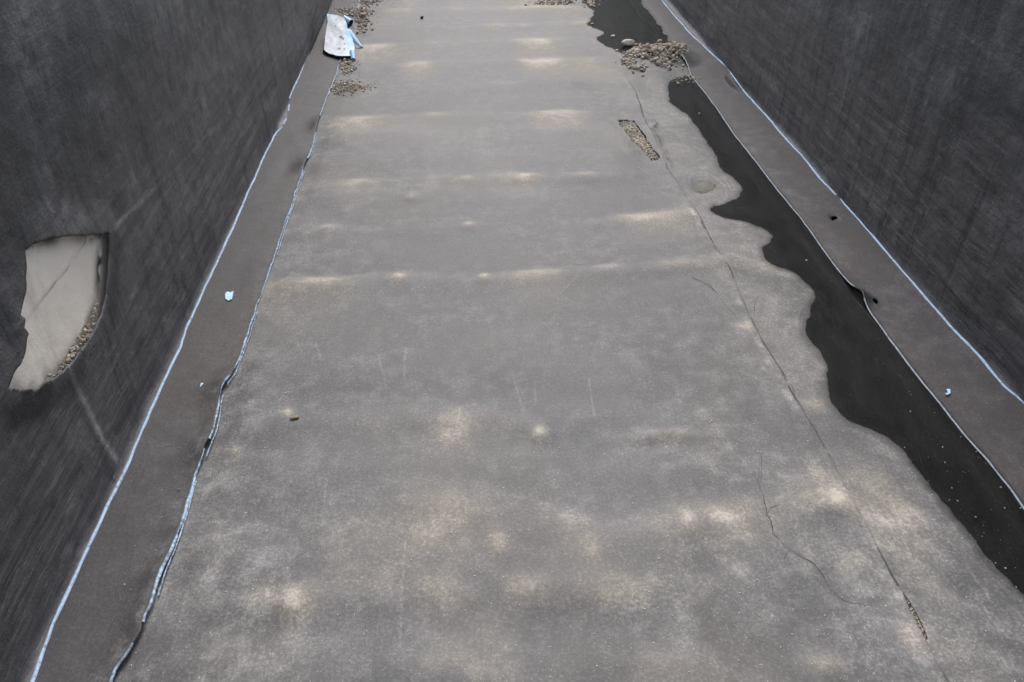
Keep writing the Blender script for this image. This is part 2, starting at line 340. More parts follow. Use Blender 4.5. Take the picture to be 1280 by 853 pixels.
# lumps where stones press up under the sheet: px, radius x (m), radius y, height, pale
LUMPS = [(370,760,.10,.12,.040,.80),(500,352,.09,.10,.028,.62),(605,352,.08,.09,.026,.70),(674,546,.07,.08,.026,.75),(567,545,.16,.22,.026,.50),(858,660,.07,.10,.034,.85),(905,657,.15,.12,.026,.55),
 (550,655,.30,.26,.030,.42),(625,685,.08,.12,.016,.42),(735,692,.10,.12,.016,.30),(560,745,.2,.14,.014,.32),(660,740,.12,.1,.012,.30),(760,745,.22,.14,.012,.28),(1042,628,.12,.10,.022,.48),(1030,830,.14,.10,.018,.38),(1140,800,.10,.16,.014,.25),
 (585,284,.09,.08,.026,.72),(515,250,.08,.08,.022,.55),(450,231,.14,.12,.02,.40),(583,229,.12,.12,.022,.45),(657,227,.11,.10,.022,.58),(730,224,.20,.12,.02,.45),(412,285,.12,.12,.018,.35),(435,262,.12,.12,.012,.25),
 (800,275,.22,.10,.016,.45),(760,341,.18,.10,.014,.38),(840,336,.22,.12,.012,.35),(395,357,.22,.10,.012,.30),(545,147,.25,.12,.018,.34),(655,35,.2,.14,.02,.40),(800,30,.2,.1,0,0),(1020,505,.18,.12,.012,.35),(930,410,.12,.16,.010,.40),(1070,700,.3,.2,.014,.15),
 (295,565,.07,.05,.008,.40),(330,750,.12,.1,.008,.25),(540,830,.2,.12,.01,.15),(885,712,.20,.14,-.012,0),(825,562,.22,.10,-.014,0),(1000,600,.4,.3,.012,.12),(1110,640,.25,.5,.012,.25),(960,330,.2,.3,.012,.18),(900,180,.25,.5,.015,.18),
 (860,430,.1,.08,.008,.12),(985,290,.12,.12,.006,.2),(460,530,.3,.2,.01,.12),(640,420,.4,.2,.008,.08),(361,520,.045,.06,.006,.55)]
# creases and cracks holding dirt: pixels, half width, depth (m), darkness
CREASES = [([(858,348),(885,358),(900,373),(922,397)], .010, .008, .8), ([(952,560),(948,600),(956,650),(968,672),(985,690),(1015,708),(1040,740)], .007, .006, .75),
 ([(1030,716),(1050,748),(1080,756),(1105,752),(1122,735)], .03, .008, .35), ([(1040,715),(1055,700),(1062,692)], .02, .005, .3), ([(1122,722),(1130,735),(1146,744)], .035, .012, .55),
 ([(866,272),(872,300),(868,306)], .006, .004, .5), ([(1160,700),(1175,720),(1185,745)], .02, .004, .25), ([(1225,795),(1245,812)], .015, .004, .3),
 ([(958,372),(950,395)], .02, .004, .25), ([(945,345),(975,350)], .02, .004, .2), ([(805,150),(814,150),(820,156),(816,160)], .03, -.03, .25), ([(812,163),(824,185),(833,207)], .06, -.022, .0),
 ([(760,158),(775,175),(790,192)], .08, -.015, .1)]
SCRATCH = [[(473,448),(484,492)],[(508,440),(506,478)],[(736,478),(743,525)],[(507,676),(500,810)],[(668,480),(670,505)],[(950,455),(962,470)],[(408,610),(404,660)],[(700,370),(720,352)],[(680,240),(692,232)],[(575,515),(574,530)],[(1000,573),(1014,590)],[(640,470),(655,520)],[(395,430),(402,455)],[(1230,760),(1238,775)],[(690,235),(705,222)]]

def carve(x, y, z, P, lvl, wet_shade, depth=.02, shore=.30, dust=None):
    i = near(x, y, P, shore + .2)
    if not len(i): return
    d, _, _, ins = dist_poly(x[i], y[i], P)
    zi = z[i]; outw = sstep(.02, shore, d)
    zo = np.maximum(zi, lvl + .001) * outw + (lvl + .0015 + .012 * d) * (1 - outw)
    zin = lvl - .0015 - depth * sstep(0, .22, d)
    z[i] = np.where(ins, zin, np.where(d < shore, zo, zi))
    nn = fbm(x[i] * 6, y[i] * 6, 31, 3)
    if dust is not None:
        for c_ in (.07, .17, .31): dust[i] += np.where(ins, 0, .16 * np.exp(-((d - c_ * (.45 + 1.1 * nn)) / .010) ** 2)) * sstep(.4, .6, fbm(x[i] * 3, y[i] * 3, int(c_ * 100), 3))
    wet_shade[i] = np.maximum(wet_shade[i], np.where(ins, .9, .82 * (1 - sstep(0, .02 + .15 * nn, d))))
def floor_fields(x, y, detail=True):
    shp = x.shape; x = x.ravel().astype(float); y = y.ravel().astype(float)
    z = .016 * (fbm(x * .9, y * 1.1, 5, 4) - .5) + .010 * (fbm(x * 2.1, y * 3.4, 9, 3) - .5)
    dust = np.zeros_like(x); dirt_shade = np.zeros_like(x); wet_shade = np.zeros_like(x); rub_highlight = np.zeros_like(x)
    for pts, s, h, p in RIDGES:
        P = GP(pts); P = P[np.argsort(P[:, 0])]
        i = np.nonzero((x > P[0, 0] - .4) & (x < P[-1, 0] + .4) & (np.abs(y - P[:, 1].mean()) < np.ptp(P[:, 1]) + 5 * s))[0]
        xx, y2 = x[i], y[i]
        yc = np.interp(xx, P[:, 0], P[:, 1]) + .10 * (vnoise(xx * 1.7, 0 * xx + h * 900, 12) - .5)
        win = sstep(P[0, 0] - .35, P[0, 0] + .25, xx) * (1 - sstep(P[-1, 0] - .25, P[-1, 0] + .35, xx))
        t = (y2 - yc) / s; t = np.where(t < 0, t / 1.7, t / 1.35)
        g = np.exp(-t * t) * win * (.45 + 1.0 * vnoise(xx * 1.6, 0 * xx + h * 777 + P[0, 1], 21))
        z[i] += (1.7 if p > .05 else 3.2) * h * g; td = (y2 - yc - .15 * s) / s; td = np.where(td < 0, np.abs(td / 2.8) ** 1.4, (td / .95) ** 2); rub_highlight[i] += (.70 + .95 * sstep(6, 11, y2)) * (p if p > .05 else .07) * np.exp(-td) * win * (.16 + 1.25 * sstep(.30, .80, fbm(xx * 1.5 + 3, y2 * .6 + h * 500, 23, 2)))  # crest paleness: wear plus painted highlight, stronger with distance
    for px, py, rx, ry, h, p in LUMPS:
        cx, cy = G(px, py); i = np.nonzero((np.abs(x - cx) < 3 * rx) & (np.abs(y - cy) < 3 * ry))[0]
        u = (x[i] - cx) / rx; v = (y[i] - cy) / ry
        q = u * u + v * v + .5 * (fbm(x[i] * 6, y[i] * 6, 40, 3) - .5)
        z[i] += .85 * h * np.exp(-np.maximum(q, 0)); rub_highlight[i] += p * (.75 * np.exp(-1.2 * np.maximum(q, 0)) + .45 * np.exp(-4.5 * np.maximum(q, 0)))
    # silt lying along the left edge, the lower reach and the far right side
    left = x - SX('LI', y); right = SX('RI', y) - x
    m = fbm(x * 3, y * 3, 50, 4)
    dust += .22 * np.exp(-np.maximum(left, 0) / .5) * sstep(.35, .65, m) + .16 * sstep(5.2, 2.6, y) * sstep(.38, .66, fbm(x * 2.2, y * 2.2, 53, 4))
    rub_highlight += .11 * sstep(.02, .25, right) * (1 - sstep(.9, 1.5, right)) * sstep(.32, .62, m) + .16 * sstep(5.0, 2.4, y) * sstep(.42, .68, fbm(x * 1.6 + 9, y * 1.9, 57, 4))
    dust += .13 * sstep(.05, .3, right) * (1 - sstep(1.1, 1.7, right)) * sstep(.3, .6, m)
    if detail:
        for pts, s, dp, k in CREASES:
            P = GP(pts); i = near(x, y, P, .3); d = dist_poly(x[i], y[i], P, False)[0] + .6 * s * (vnoise(x[i] * 25, y[i] * 25, 61) - .5)
            g = np.exp(-(d / s) ** 2); z[i] -= dp * g * (.3 if dp > 0 else 1.0); dirt_shade[i] = np.maximum(dirt_shade[i], .75 * k * g * sstep(.30, .62, fbm(x[i] * 7, y[i] * 7, 63, 3)))
        for pts in SCRATCH:
            P = GP(pts); i = near(x, y, P, .1); d = dist_poly(x[i], y[i], P, False)[0]; dust[i] += .32 * np.exp(-(d / .006) ** 2)
        i = near(x, y, EDGE, .3); d, nx, ny, _ = dist_poly(x[i], y[i], EDGE, False); side = x[i] - nx
        f = fbm(nx * 3 + ny * 3, ny * 2, 66, 3)
        z[i] += np.where(side < 0, .004, 0) * (1 - sstep(.1, .3, d)) - .002 * np.exp(-(d / .012) ** 2)
        dirt_shade[i] = np.maximum(dirt_shade[i], (.22 + .5 * sstep(.48, .66, f)) * np.exp(-(np.maximum(side, -side * 3) / .009) ** 2))
        dust[i] += .35 * np.exp(-((side + .05) / .03) ** 2) * sstep(.48, .7, f)
    # the crater with its dried rings
    u = np.hypot((x - CR_C[0]) / CR[0], (y - CR_C[1]) / CR[1])
    z += np.where(u < 2.2, -.028 * np.exp(-(u / .75) ** 4) + .003 * np.exp(-((u - 1.25) / .22) ** 2), 0)
    mm = u < 2.6; uu = u + .12 * (fbm(x * 5, y * 5, 71, 3) - .5)
    dust += np.where(mm, .22 * np.exp(-((uu - 1.12) / .05) ** 2) + .10 * np.exp(-((uu - 1.5) / .06) ** 2) + .05 * np.exp(-((uu - 1.75) / .05) ** 2), 0)
    dirt_shade += np.where(mm, .15 * np.exp(-((uu - 1.33) / .06) ** 2) + .10 * np.exp(-((uu - 1.62) / .05) ** 2), 0)
    i = near(x, y, PC, .3); d, _, _, ins = dist_poly(x[i], y[i], PC); z[i] = np.where(ins, np.minimum(z[i], LEVEL['c'] - .001 - .012 * sstep(0, .1, d)), np.maximum(z[i], LEVEL['c'] + .001)); wet_shade[i] = np.maximum(wet_shade[i], np.where(ins, .3, .0))
    # margins lie flat under the strips; the gravel bar at the head of the long puddle dams it
    z *= sstep(0, .22, left) * .9 + .1
    edge = 1 - sstep(.0, .2, right); z = z * (1 - edge) + .0 * edge
    carve(x, y, z, P1, LEVEL['1'], wet_shade, dust=dust); carve(x, y, z, P2, LEVEL['2'], wet_shade, .03)
    # damp hollow between the gravel bar and the long puddle
    c = G(838, 90); q = np.hypot((x - c[0] - .0) / .36, (y - c[1]) / .75); z += np.where(q < 2, -.03 * np.exp(-q ** 2 * 1.4), 0); wet_shade = np.maximum(wet_shade, .30 * np.exp(-q ** 4))
    c2 = G(849, 70); q = np.hypot((x - c2[0]) / .34, (y - c2[1]) / .60); wet_shade = np.maximum(wet_shade, .95 * (1 - sstep(.6, 1.1, q))); z += np.where(q < 2, -.03 * np.exp(-q ** 2), 0)
    return [a.reshape(shp) for a in (z, np.clip(dust, 0, 1), np.clip(dirt_shade, 0, 1), np.clip(wet_shade, 0, 1), np.clip(rub_highlight, 0, 1))]
def floor_z(x, y): return floor_fields(np.atleast_1d(np.asarray(x, float)), np.atleast_1d(np.asarray(y, float)), False)[0]

def snap_hole(u, v, cell_u, cell_v, P):      # pull the vertices next to the outline onto it
    uf, vf = u.ravel().copy(), v.ravel().copy()
    i = near(uf, vf, P, .1); d, nx, ny, _ = dist_poly(uf[i], vf[i], P)
    m = (np.abs(uf[i] - nx) < .62 * cell_u) & (np.abs(vf[i] - ny) < .62 * (cell_v.ravel()[i] if hasattr(cell_v, 'ravel') else cell_v))
    uf[i[m]] = nx[m]; vf[i[m]] = ny[m]
    return uf.reshape(u.shape), vf.reshape(v.shape)
def cut(V, Fc, u, v, P):
    cu = u.ravel()[Fc].mean(1); cv = v.ravel()[Fc].mean(1); keep = np.ones(len(Fc), bool)
    i = near(cu, cv, P, .05); keep[i] = ~dist_poly(cu[i], cv[i], P)[3]
    return Fc[keep]
def add_rim(V, Fc, attrs, u, v, polys, off):   # give the torn edges the sheet's thickness
    E = np.sort(np.stack([Fc, np.roll(Fc, -1, 1)], 2).reshape(-1, 2), 1)
    Ed = np.stack([Fc, np.roll(Fc, -1, 1)], 2).reshape(-1, 2)
    key = E[:, 0].astype(np.int64) * (len(V) + 1) + E[:, 1]; _, inv, cnt = np.unique(key, return_inverse=True, return_counts=True)
    B = Ed[cnt[inv] == 1]; uf, vf = u.ravel(), v.ravel(); ok = np.zeros(len(B), bool)
    for P in polys:
        mu = (uf[B[:, 0]] + uf[B[:, 1]]) / 2; mv = (vf[B[:, 0]] + vf[B[:, 1]]) / 2
        i = near(mu, mv, P, .04); ok[i] |= dist_poly(mu[i], mv[i], P)[0] < .03
    B = B[ok]; ids = np.unique(B); mp = {a: len(V) + k for k, a in enumerate(ids)}
    V2 = np.vstack([V, V[ids] + np.asarray(off)])
    Q = np.array([[q[1], q[0], mp[q[0]], mp[q[1]]] for q in B])
    attrs = {k: np.r_[a.ravel(), a.ravel()[ids]] for k, a in attrs.items()}
    return V2, np.vstack([Fc, Q]), attrs

NC = 720
U = np.linspace(0, 1, NC)
xl = SX('LI', ROWS) - .10; xr = SX('RI', ROWS) + .10
X = xl[:, None] + (xr - xl)[:, None] * U[None, :]; Y = np.repeat(ROWS[:, None], NC, 1)
dy = np.gradient(ROWS); DY = np.repeat(dy[:, None], NC, 1); DX = (xr - xl).mean() / NC
for P in (TEAR, SLIT): X, Y = snap_hole(X, Y, DX, DY, P)
Zf, dust, dirt_shade, wet_shade, rub_highlight = floor_fields(X, Y)
for P, l in ((TEAR, .004), (SLIT, .003)):     # torn lips curl up a little
    i = near(X.ravel(), Y.ravel(), P, .3); d, _, _, ins = dist_poly(X.ravel()[i], Y.ravel()[i], P); Zf.ravel()[i] += l * np.exp(-(d / .08) ** 2)
V = np.stack([X.ravel(), Y.ravel(), Zf.ravel()], 1); Fc = grid_faces(len(ROWS), NC)
for P in (TEAR, SLIT): Fc = cut(V, Fc, X, Y, P)
V, Fc, at_ = add_rim(V, Fc, dict(dust=dust, dirt_shade=dirt_shade, wet_shade=wet_shade, rub_highlight=rub_highlight), X, Y, (TEAR, SLIT), (0, 0, -.007))
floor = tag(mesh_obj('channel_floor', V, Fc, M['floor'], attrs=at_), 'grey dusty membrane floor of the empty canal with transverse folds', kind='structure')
# the free edge of the floor sheet that overlaps the next one
E = resample(EDGE, .02); E = E[E[:, 1].argsort()]
Td = np.gradient(E, axis=0); Td /= np.linalg.norm(Td, axis=1)[:, None]; Nn = np.stack([-Td[:, 1], Td[:, 0]], 1); Nn *= np.sign(-Nn[:, :1])
wob = .012 * (fbm(E[:, 1] * 3, E[:, 0], 81, 3) - .5)
prof = [(0., -.001), (0., .0042), (.03, .0035), (.07, .0003)]
Vs = []
for o_, h_ in prof:
    q = E + Nn * (o_ + wob[:, None]); zz = floor_z(q[:, 0], q[:, 1]) + h_ * 1.1 * sstep(.42, .70, fbm(E[:, 1] * 1.7, E[:, 1] * 0, 83, 3)) - .0012 * (1 - sstep(.38, .55, fbm(E[:, 1] * 1.7, E[:, 1] * 0, 83, 3))); Vs.append(np.stack([q[:, 0], q[:, 1], zz], 1))
inT = dist_poly(E[:, 0], E[:, 1], TEAR)[0] < .05; inS = dist_poly(E[:, 0], E[:, 1], SLIT); inS = (inS[0] < .03) | inS[3]
Vv = np.stack(Vs, 1).reshape(-1, 3); ff = grid_faces(len(E), len(prof)); rr = ff[:, 0] // len(prof); ff = ff[~(inT | inS)[rr]]
mesh_obj('sheet_edge', Vv, ff, M['floor'], floor)
floor['note'] = ''
del floor['note']

# dirt-filled creases of the floor sheet, thin and broken
def crease(pts, wd, seed):
    P = resample(GP(pts), .012); n_ = len(P); T = np.gradient(P, axis=0); T /= np.linalg.norm(T, axis=1)[:, None]; S = np.stack([-T[:, 1], T[:, 0]], 1)
    s_ = np.arange(n_) * .012; P = P + S * (.06 * (fbm(s_ * 6, 0 * s_, seed, 5) - .5))[:, None]
    W = .55 * wd * np.clip(1.9 * fbm(s_ * 7, 0 * s_ + 5, seed + 3, 4) - .55, .0, 2) * np.sin(np.linspace(0, math.pi, n_)) ** .4
    A = P + S * W[:, None]; B = P - S * W[:, None]; V = np.stack([np.c_[A, floor_z(A[:, 0], A[:, 1]) + .0016], np.c_[P, floor_z(P[:, 0], P[:, 1]) + .0022], np.c_[B, floor_z(B[:, 0], B[:, 1]) + .0016]], 1).reshape(-1, 3)
    Fq = grid_faces(n_, 3); keep = W[Fq[:, 0] // 3] > .0004; mesh_obj('crease', V, Fq[keep], M['dirt_shade'], floor)
for k_, (pts, wd) in enumerate([([(862,349),(885,358),(900,373),(922,397)], .007), ([(952,560),(948,600),(956,650),(968,672),(985,690),(1015,708),(1040,740)], .0045), ([(866,272),(872,300),(868,306)], .004),
    ([(907,330),(914,345),(921,360)], .009), ([(958,437),(977,465),(995,500),(1019,539),(1038,573),(1060,619)], .0045), ([(1040,740),(1056,752),(1085,758)], .003), ([(956,650),(962,640),(972,634)], .003), ([(1015,708),(1030,706),(1042,698)], .003), ([(985,690),(978,704)], .0025), ([(1118,725),(1128,742)], .006), ([(948,372),(942,395)], .004), ([(900,252),(885,262)], .003)]): crease(pts, wd, 700 + k_)

# silt bed under the sheets
bed = tag(mesh_obj('canal_bed', [(-4, -12, -.07), (7, -12, -.07), (7, 320, -.07), (-4, 320, -.07)], [(0, 1, 2, 3)], M['soil'], smooth=False), 'brown silt bed under the torn lining', kind='structure')

# ------------------------------------------------------------------ water
def water(name, P, lvl, mat, label, in_=0.004):
    bm = bmesh.new(); vs = [bm.verts.new((p[0], p[1], lvl)) for p in P]
    es = [bm.edges.new((vs[i], vs[(i + 1) % len(vs)])) for i in range(len(vs))]
    bmesh.ops.triangle_fill(bm, edges=es, use_beauty=True); bmesh.ops.recalc_face_normals(bm, faces=bm.faces)
    if bm.faces and sum(f.normal.z for f in bm.faces) < 0: bmesh.ops.reverse_faces(bm, faces=bm.faces)
    me = bpy.data.meshes.new(name); bm.to_mesh(me); bm.free(); me.materials.append(mat)
    o = bpy.data.objects.new(name, me); col.objects.link(o); return tag(o, label, kind='structure')
water('puddle', P1, LEVEL['1'], M['water'], 'long dark puddle with a scalloped shore along the right-hand strip')
water('puddle', P2, LEVEL['2'], M['water_murky'], 'far greenish dark puddle behind the gravel pile')
water('puddle', PC, LEVEL['c'], M['water_grey'], 'small oval puddle in a ringed hollow left of the long puddle')

# ------------------------------------------------------------------ edge strips with their blue welds
def ribbon(name, C, Wd, H, mat, parent):       # weld bead: centre line (n,3), width, height per point
    T = np.gradient(C, axis=0); T /= np.linalg.norm(T, axis=1)[:, None]; S = np.stack([T[:, 1], -T[:, 0], 0 * T[:, 0]], 1); S /= np.linalg.norm(S, axis=1)[:, None]
    pr = [(-.5, -.35), (-.42, .35), (-.15, .9), (.18, 1.0), (.42, .4), (.5, -.35)]
    V = np.stack([C + S * (a * Wd)[:, None] + np.array([0, 0, 1]) * (b_ * H)[:, None] for a, b_ in pr], 1).reshape(-1, 3)
    return V, grid_faces(len(C), len(pr))
def g1(y, c, s): return np.exp(-((y - c) / s) ** 2)
# places where the strip's inner edge has come loose: pixel on the seam, half length (m), lift (m)
LIFT_L = [(280,485,.16,.040),(257,566,.14,.045),(165,815,.28,.030),(195,740,.3,.018),(213,694,.3,.016),(392,158,.28,.035),(382,207,.2,.03),(268,530,.2,.02)]
LIFT_R = [(1078,374,.14,.050),(1065,361,.2,.02),(855,72,.5,.02)]
def lift(y, L): return sum(h * g1(y, G(px, py)[1], s) for px, py, s, h in L)
HOLE_R = [GP([(1038,271),(1042,269),(1047,270),(1048,272),(1044,273),(1041,275)], .035), GP([(1090,373),(1095,372),(1099,376),(1097,379),(1094,377)], .02)]
HOLE_L = [GP([(353,203),(362,203),(367,207),(364,211),(355,210)], .04)]
def strip(side):
    L = side == 'L'; ki, ko = ('LI', 'LO') if L else ('RI', 'RO'); sg = 1 if L else -1
    root = empty('lining_strip', (float(SX(ki, np.array([4.]))[0]), 4., 0.))
    n = 34 if L else 48
    r_ = ROWS; s = np.linspace(0, 1, n)
    xi = SX(ki, r_); xo = SX(ko, r_)
    X = xi[:, None] + (xo - xi)[:, None] * s; Y = np.repeat(r_[:, None], n, 1)
    holes = HOLE_L[:0] if L else [jag(P, .012, .012, 5) for P in HOLE_R]
    DYs = np.repeat(np.gradient(r_)[:, None], n, 1)
    for P in holes: X, Y = snap_hole(X, Y, abs((xo - xi).mean()) / n, DYs, P)
    S = np.repeat(s[None, :], len(r_), 0); dist = np.abs(X - xi[:, None])
    lf = lift(Y, LIFT_L if L else LIFT_R) * np.exp(-(dist / .09) ** 2)
    Z = .011 + (Z_OUT - .011) * S ** 1.6 + lf + .010 * (fbm(X * 3, Y * 1.3, 90, 3) - .5) * np.sin(math.pi * S) + .006 * (fbm(X * 7, Y * 5, 92, 3) - .5) * np.sin(math.pi * S)
    wet_shade = np.zeros_like(X); dirt_shade = np.zeros_like(X); dust = .16 * sstep(.5, .7, fbm(X * 4, Y * 4, 94, 4)) * (1 - S)
    if L:
        Z += .035 * sum(g1(Y, G(*p)[1], q) for p, q in (((283, 488), .25), ((260, 560), .2))) * np.exp(-(dist / .2) ** 2) * .5
        dirt_shade += .55 * np.exp(-(dist / (.012 + .02 * vnoise(Y * 3, 0 * Y, 96))) ** 2)
        c = G(360, 207, .03); q = np.hypot((X - c[0]) / .10, (Y - c[1]) / .25); dirt_shade += .55 * np.exp(-q ** 2); Z -= .02 * np.exp(-q ** 2)  # dent with a darker middle
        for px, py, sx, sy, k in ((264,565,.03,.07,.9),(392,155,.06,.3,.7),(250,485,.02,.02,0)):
            c = G(px, py, .02); dirt_shade += k * np.exp(-((X - c[0]) / sx) ** 2 - ((Y - c[1]) / sy) ** 2)  # dark spots where the inner edge is loose
        c = G(300, 400, .02); dust += .25 * np.exp(-(dist / .1) ** 2) * sstep(.45, .62, fbm(X * 14, Y * 14, 97, 3))
        dust += .30 * g1(Y, G(170, 800)[1], .3) * np.exp(-((dist - .06) / .05) ** 2) * sstep(.4, .6, fbm(X * 12, Y * 8, 98, 3))
    else:
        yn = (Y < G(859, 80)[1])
        wet_shade += np.where(yn, .95 * (1 - sstep(.012, .030 + .02 * vnoise(Y * 4, 0 * Y, 99), dist)), 0)  # shade of the gap beside the inner weld, painted as a dark band
        dust += .30 * np.exp(-((dist - .10) / .05) ** 2) * sstep(.5, .68, fbm(X * 10, Y * 5, 101, 3)) * g1(Y, G(990, 240)[1], 2.2)
        for c, rx, ry, dp, k in ((G(918, 104, .04), .075, .30, .035, 1.0), (G(1043, 272, .03), .05, .08, .012, .5), (G(1092, 377, .02), .10, .11, .02, .75), (G(1104, 378, .02), .05, .06, .0, .4)):
            q = np.hypot((X - c[0]) / rx, (Y - c[1]) / ry); Z -= dp * np.exp(-q ** 2); Z += dp * .2 * np.exp(-((q - 1.3) / .3) ** 2); dirt_shade += k * np.exp(-q ** 3)  # dents, darker towards the middle
        xf, yf, zf, wf = X.ravel(), Y.ravel(), Z.ravel(), wet_shade.ravel()
        carve(xf, yf, zf, P2, LEVEL['2'], wf, .03, .12); Z = zf.reshape(Z.shape); wet_shade = wf.reshape(Z.shape)
        c2 = G(851, 72); q = np.hypot((X - c2[0]) / .36, (Y - c2[1]) / .66); wet_shade = np.maximum(wet_shade, .95 * (1 - sstep(.75, 1.1, q)))
    # a turned-under inner edge so that the sheet has thickness
    V = np.stack([X.ravel(), Y.ravel(), Z.ravel()], 1); Fc = grid_faces(len(r_), n)
    if not L: Fc = Fc[:, ::1]
    at_ = dict(dust=np.clip(dust, 0, 1).ravel(), dirt_shade=np.clip(dirt_shade, 0, 1).ravel(), wet_shade=np.clip(wet_shade, 0, 1).ravel())
    for P in holes: Fc = cut(V, Fc, X, Y, P)
    if holes: V, Fc, at_ = add_rim(V, Fc, at_, X, Y, holes, (0, 0, -.007))
    e = np.arange(len(r_)) * n; base = len(V)
    V = np.vstack([V, V[e] + np.array([0, 0, -.009])])
    Q = np.stack([e[:-1], e[1:], base + np.arange(1, len(e)), base + np.arange(0, len(e) - 1)], 1); Fc = np.vstack([Fc, Q])
    at_ = {k: np.r_[a, a[e]] for k, a in at_.items()}
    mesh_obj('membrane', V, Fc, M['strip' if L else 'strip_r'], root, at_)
    # welds
    def bead(key, zfun, wd, ht, mat, seed, gaps=(), y0=-6, y1=21, rag=0., off=0.):
        y = np.arange(y0, y1, .022); y = y[(y > 0) | (np.arange(len(y)) % 6 == 0)]
        x = SX(key, y); nz = fbm(y * 5, 0 * y, seed, 4); W = wd * np.clip(.62 + .76 * nz + rag * 90 * (fbm(y * 6, 0 * y, seed + 27, 3) - .55), .12, 2.2); Hh = ht * (.6 + .8 * vnoise(y * 13, 0 * y, seed + 5))
        C = np.stack([x + off + .006 * (vnoise(y * 8, 0 * y, seed + 7) - .5) + rag * (fbm(y * 9, 0 * y, seed + 17, 3) - .5), y, zfun(x, y)], 1)
        Vb, Fb = ribbon('', C, W, Hh, mat, root)
        bad = np.zeros(len(y), bool)
        for px, py, hl in gaps: bad |= np.abs(y - G(px, py)[1]) < hl
        Fb = Fb[~bad[Fb[:, 0] // 6]]
        return mesh_obj('weld_seam', Vb, Fb, mat, root)
    if L:
        bead('LO', lambda x, y: Z_OUT + .003 + 0 * y, .021, .008, M['weld'], 110, [(358, 149, .14), (361.5, 133, .10), (349, 163, .05)])
        o = bead('LI', lambda x, y: .012 + lift(y, LIFT_L), .017, .009, M['weld_worn'], 120, [(258, 563, .05), (172, 800, .07), (392, 158, .3), (382, 207, .12)], rag=.016)
        bead('LI', lambda x, y: .010 + 0 * y + .4 * lift(y, LIFT_L), .009, .006, M['weld_worn'], 160, [(245, 590, .12), (277, 492, .06), (330, 355, .5), (392, 158, .4), (382, 207, .2), (420, 95, 2.), (165, 815, .35)], rag=.010, off=.020)
        o['label'] = 'worn and broken inner weld'
    else:
        bead('RO', lambda x, y: Z_OUT + .003 + 0 * y, .021, .008, M['weld'], 130, [(1054, 252, .05)])
        def zri(x, y):
            p = np.minimum(.012, .012 - .03 * sstep(G(858, 80)[1], G(835, 60)[1], y)); return p + lift(y, LIFT_R)
        bead('RI', zri, .0125, .006, M['weld_grey'], 140, [(1077, 373, .10)])
    return root
sl = tag(strip('L'), 'brown-grey membrane strip along the foot of the left wall, blue welds on both edges', 'lining strip', 'strips of lining along the wall feet')
sr = tag(strip('R'), 'wider brown-grey membrane strip between the long puddle and the right wall', 'lining strip', 'strips of lining along the wall feet')

# ------------------------------------------------------------------ walls
H_W = 3.7; COVE = .06; GAP = .035
yw = np.array([-12., 320.])
XWL = float(np.median(SX('LO', np.linspace(2, 14, 50)))) - COVE; XWR = float(np.median(SX('RO', np.linspace(3, 16, 50)))) + COVE
HOLE_PX = [(29,312),(38,304),(58,298),(90,295),(131,292),(132,310),(129,345),(127,368),(121,392),(110,416),(96,436),(82,455),(70,467),(52,478),(38,486),(20,488),(2,486),(8,470),(18,456),(25,438),(26,424),(29,418),(22,410),(24,398),(19,394),(27,362),(28,335)]
HW = np.array([WX(a, b_, XWL + .02) for a, b_ in HOLE_PX]); HW = resample(HW, .012, True); d_ = np.roll(HW, -1, 0) - np.roll(HW, 1, 0); d_ /= np.linalg.norm(d_, axis=1)[:, None]
HW = HW + np.stack([-d_[:, 1], d_[:, 0]], 1) * (.022 * (fbm(HW[:, 0] * 12, HW[:, 1] * 12, 709, 4) - .5))[:, None]
FOLD = np.array([WX(a, b_, XWL + .03) for a, b_ in [(0,488),(38,486),(70,467),(100,430),(127,368),(131,292),(150,272),(180,245),(225,205),(275,150),(330,90),(370,30)]])
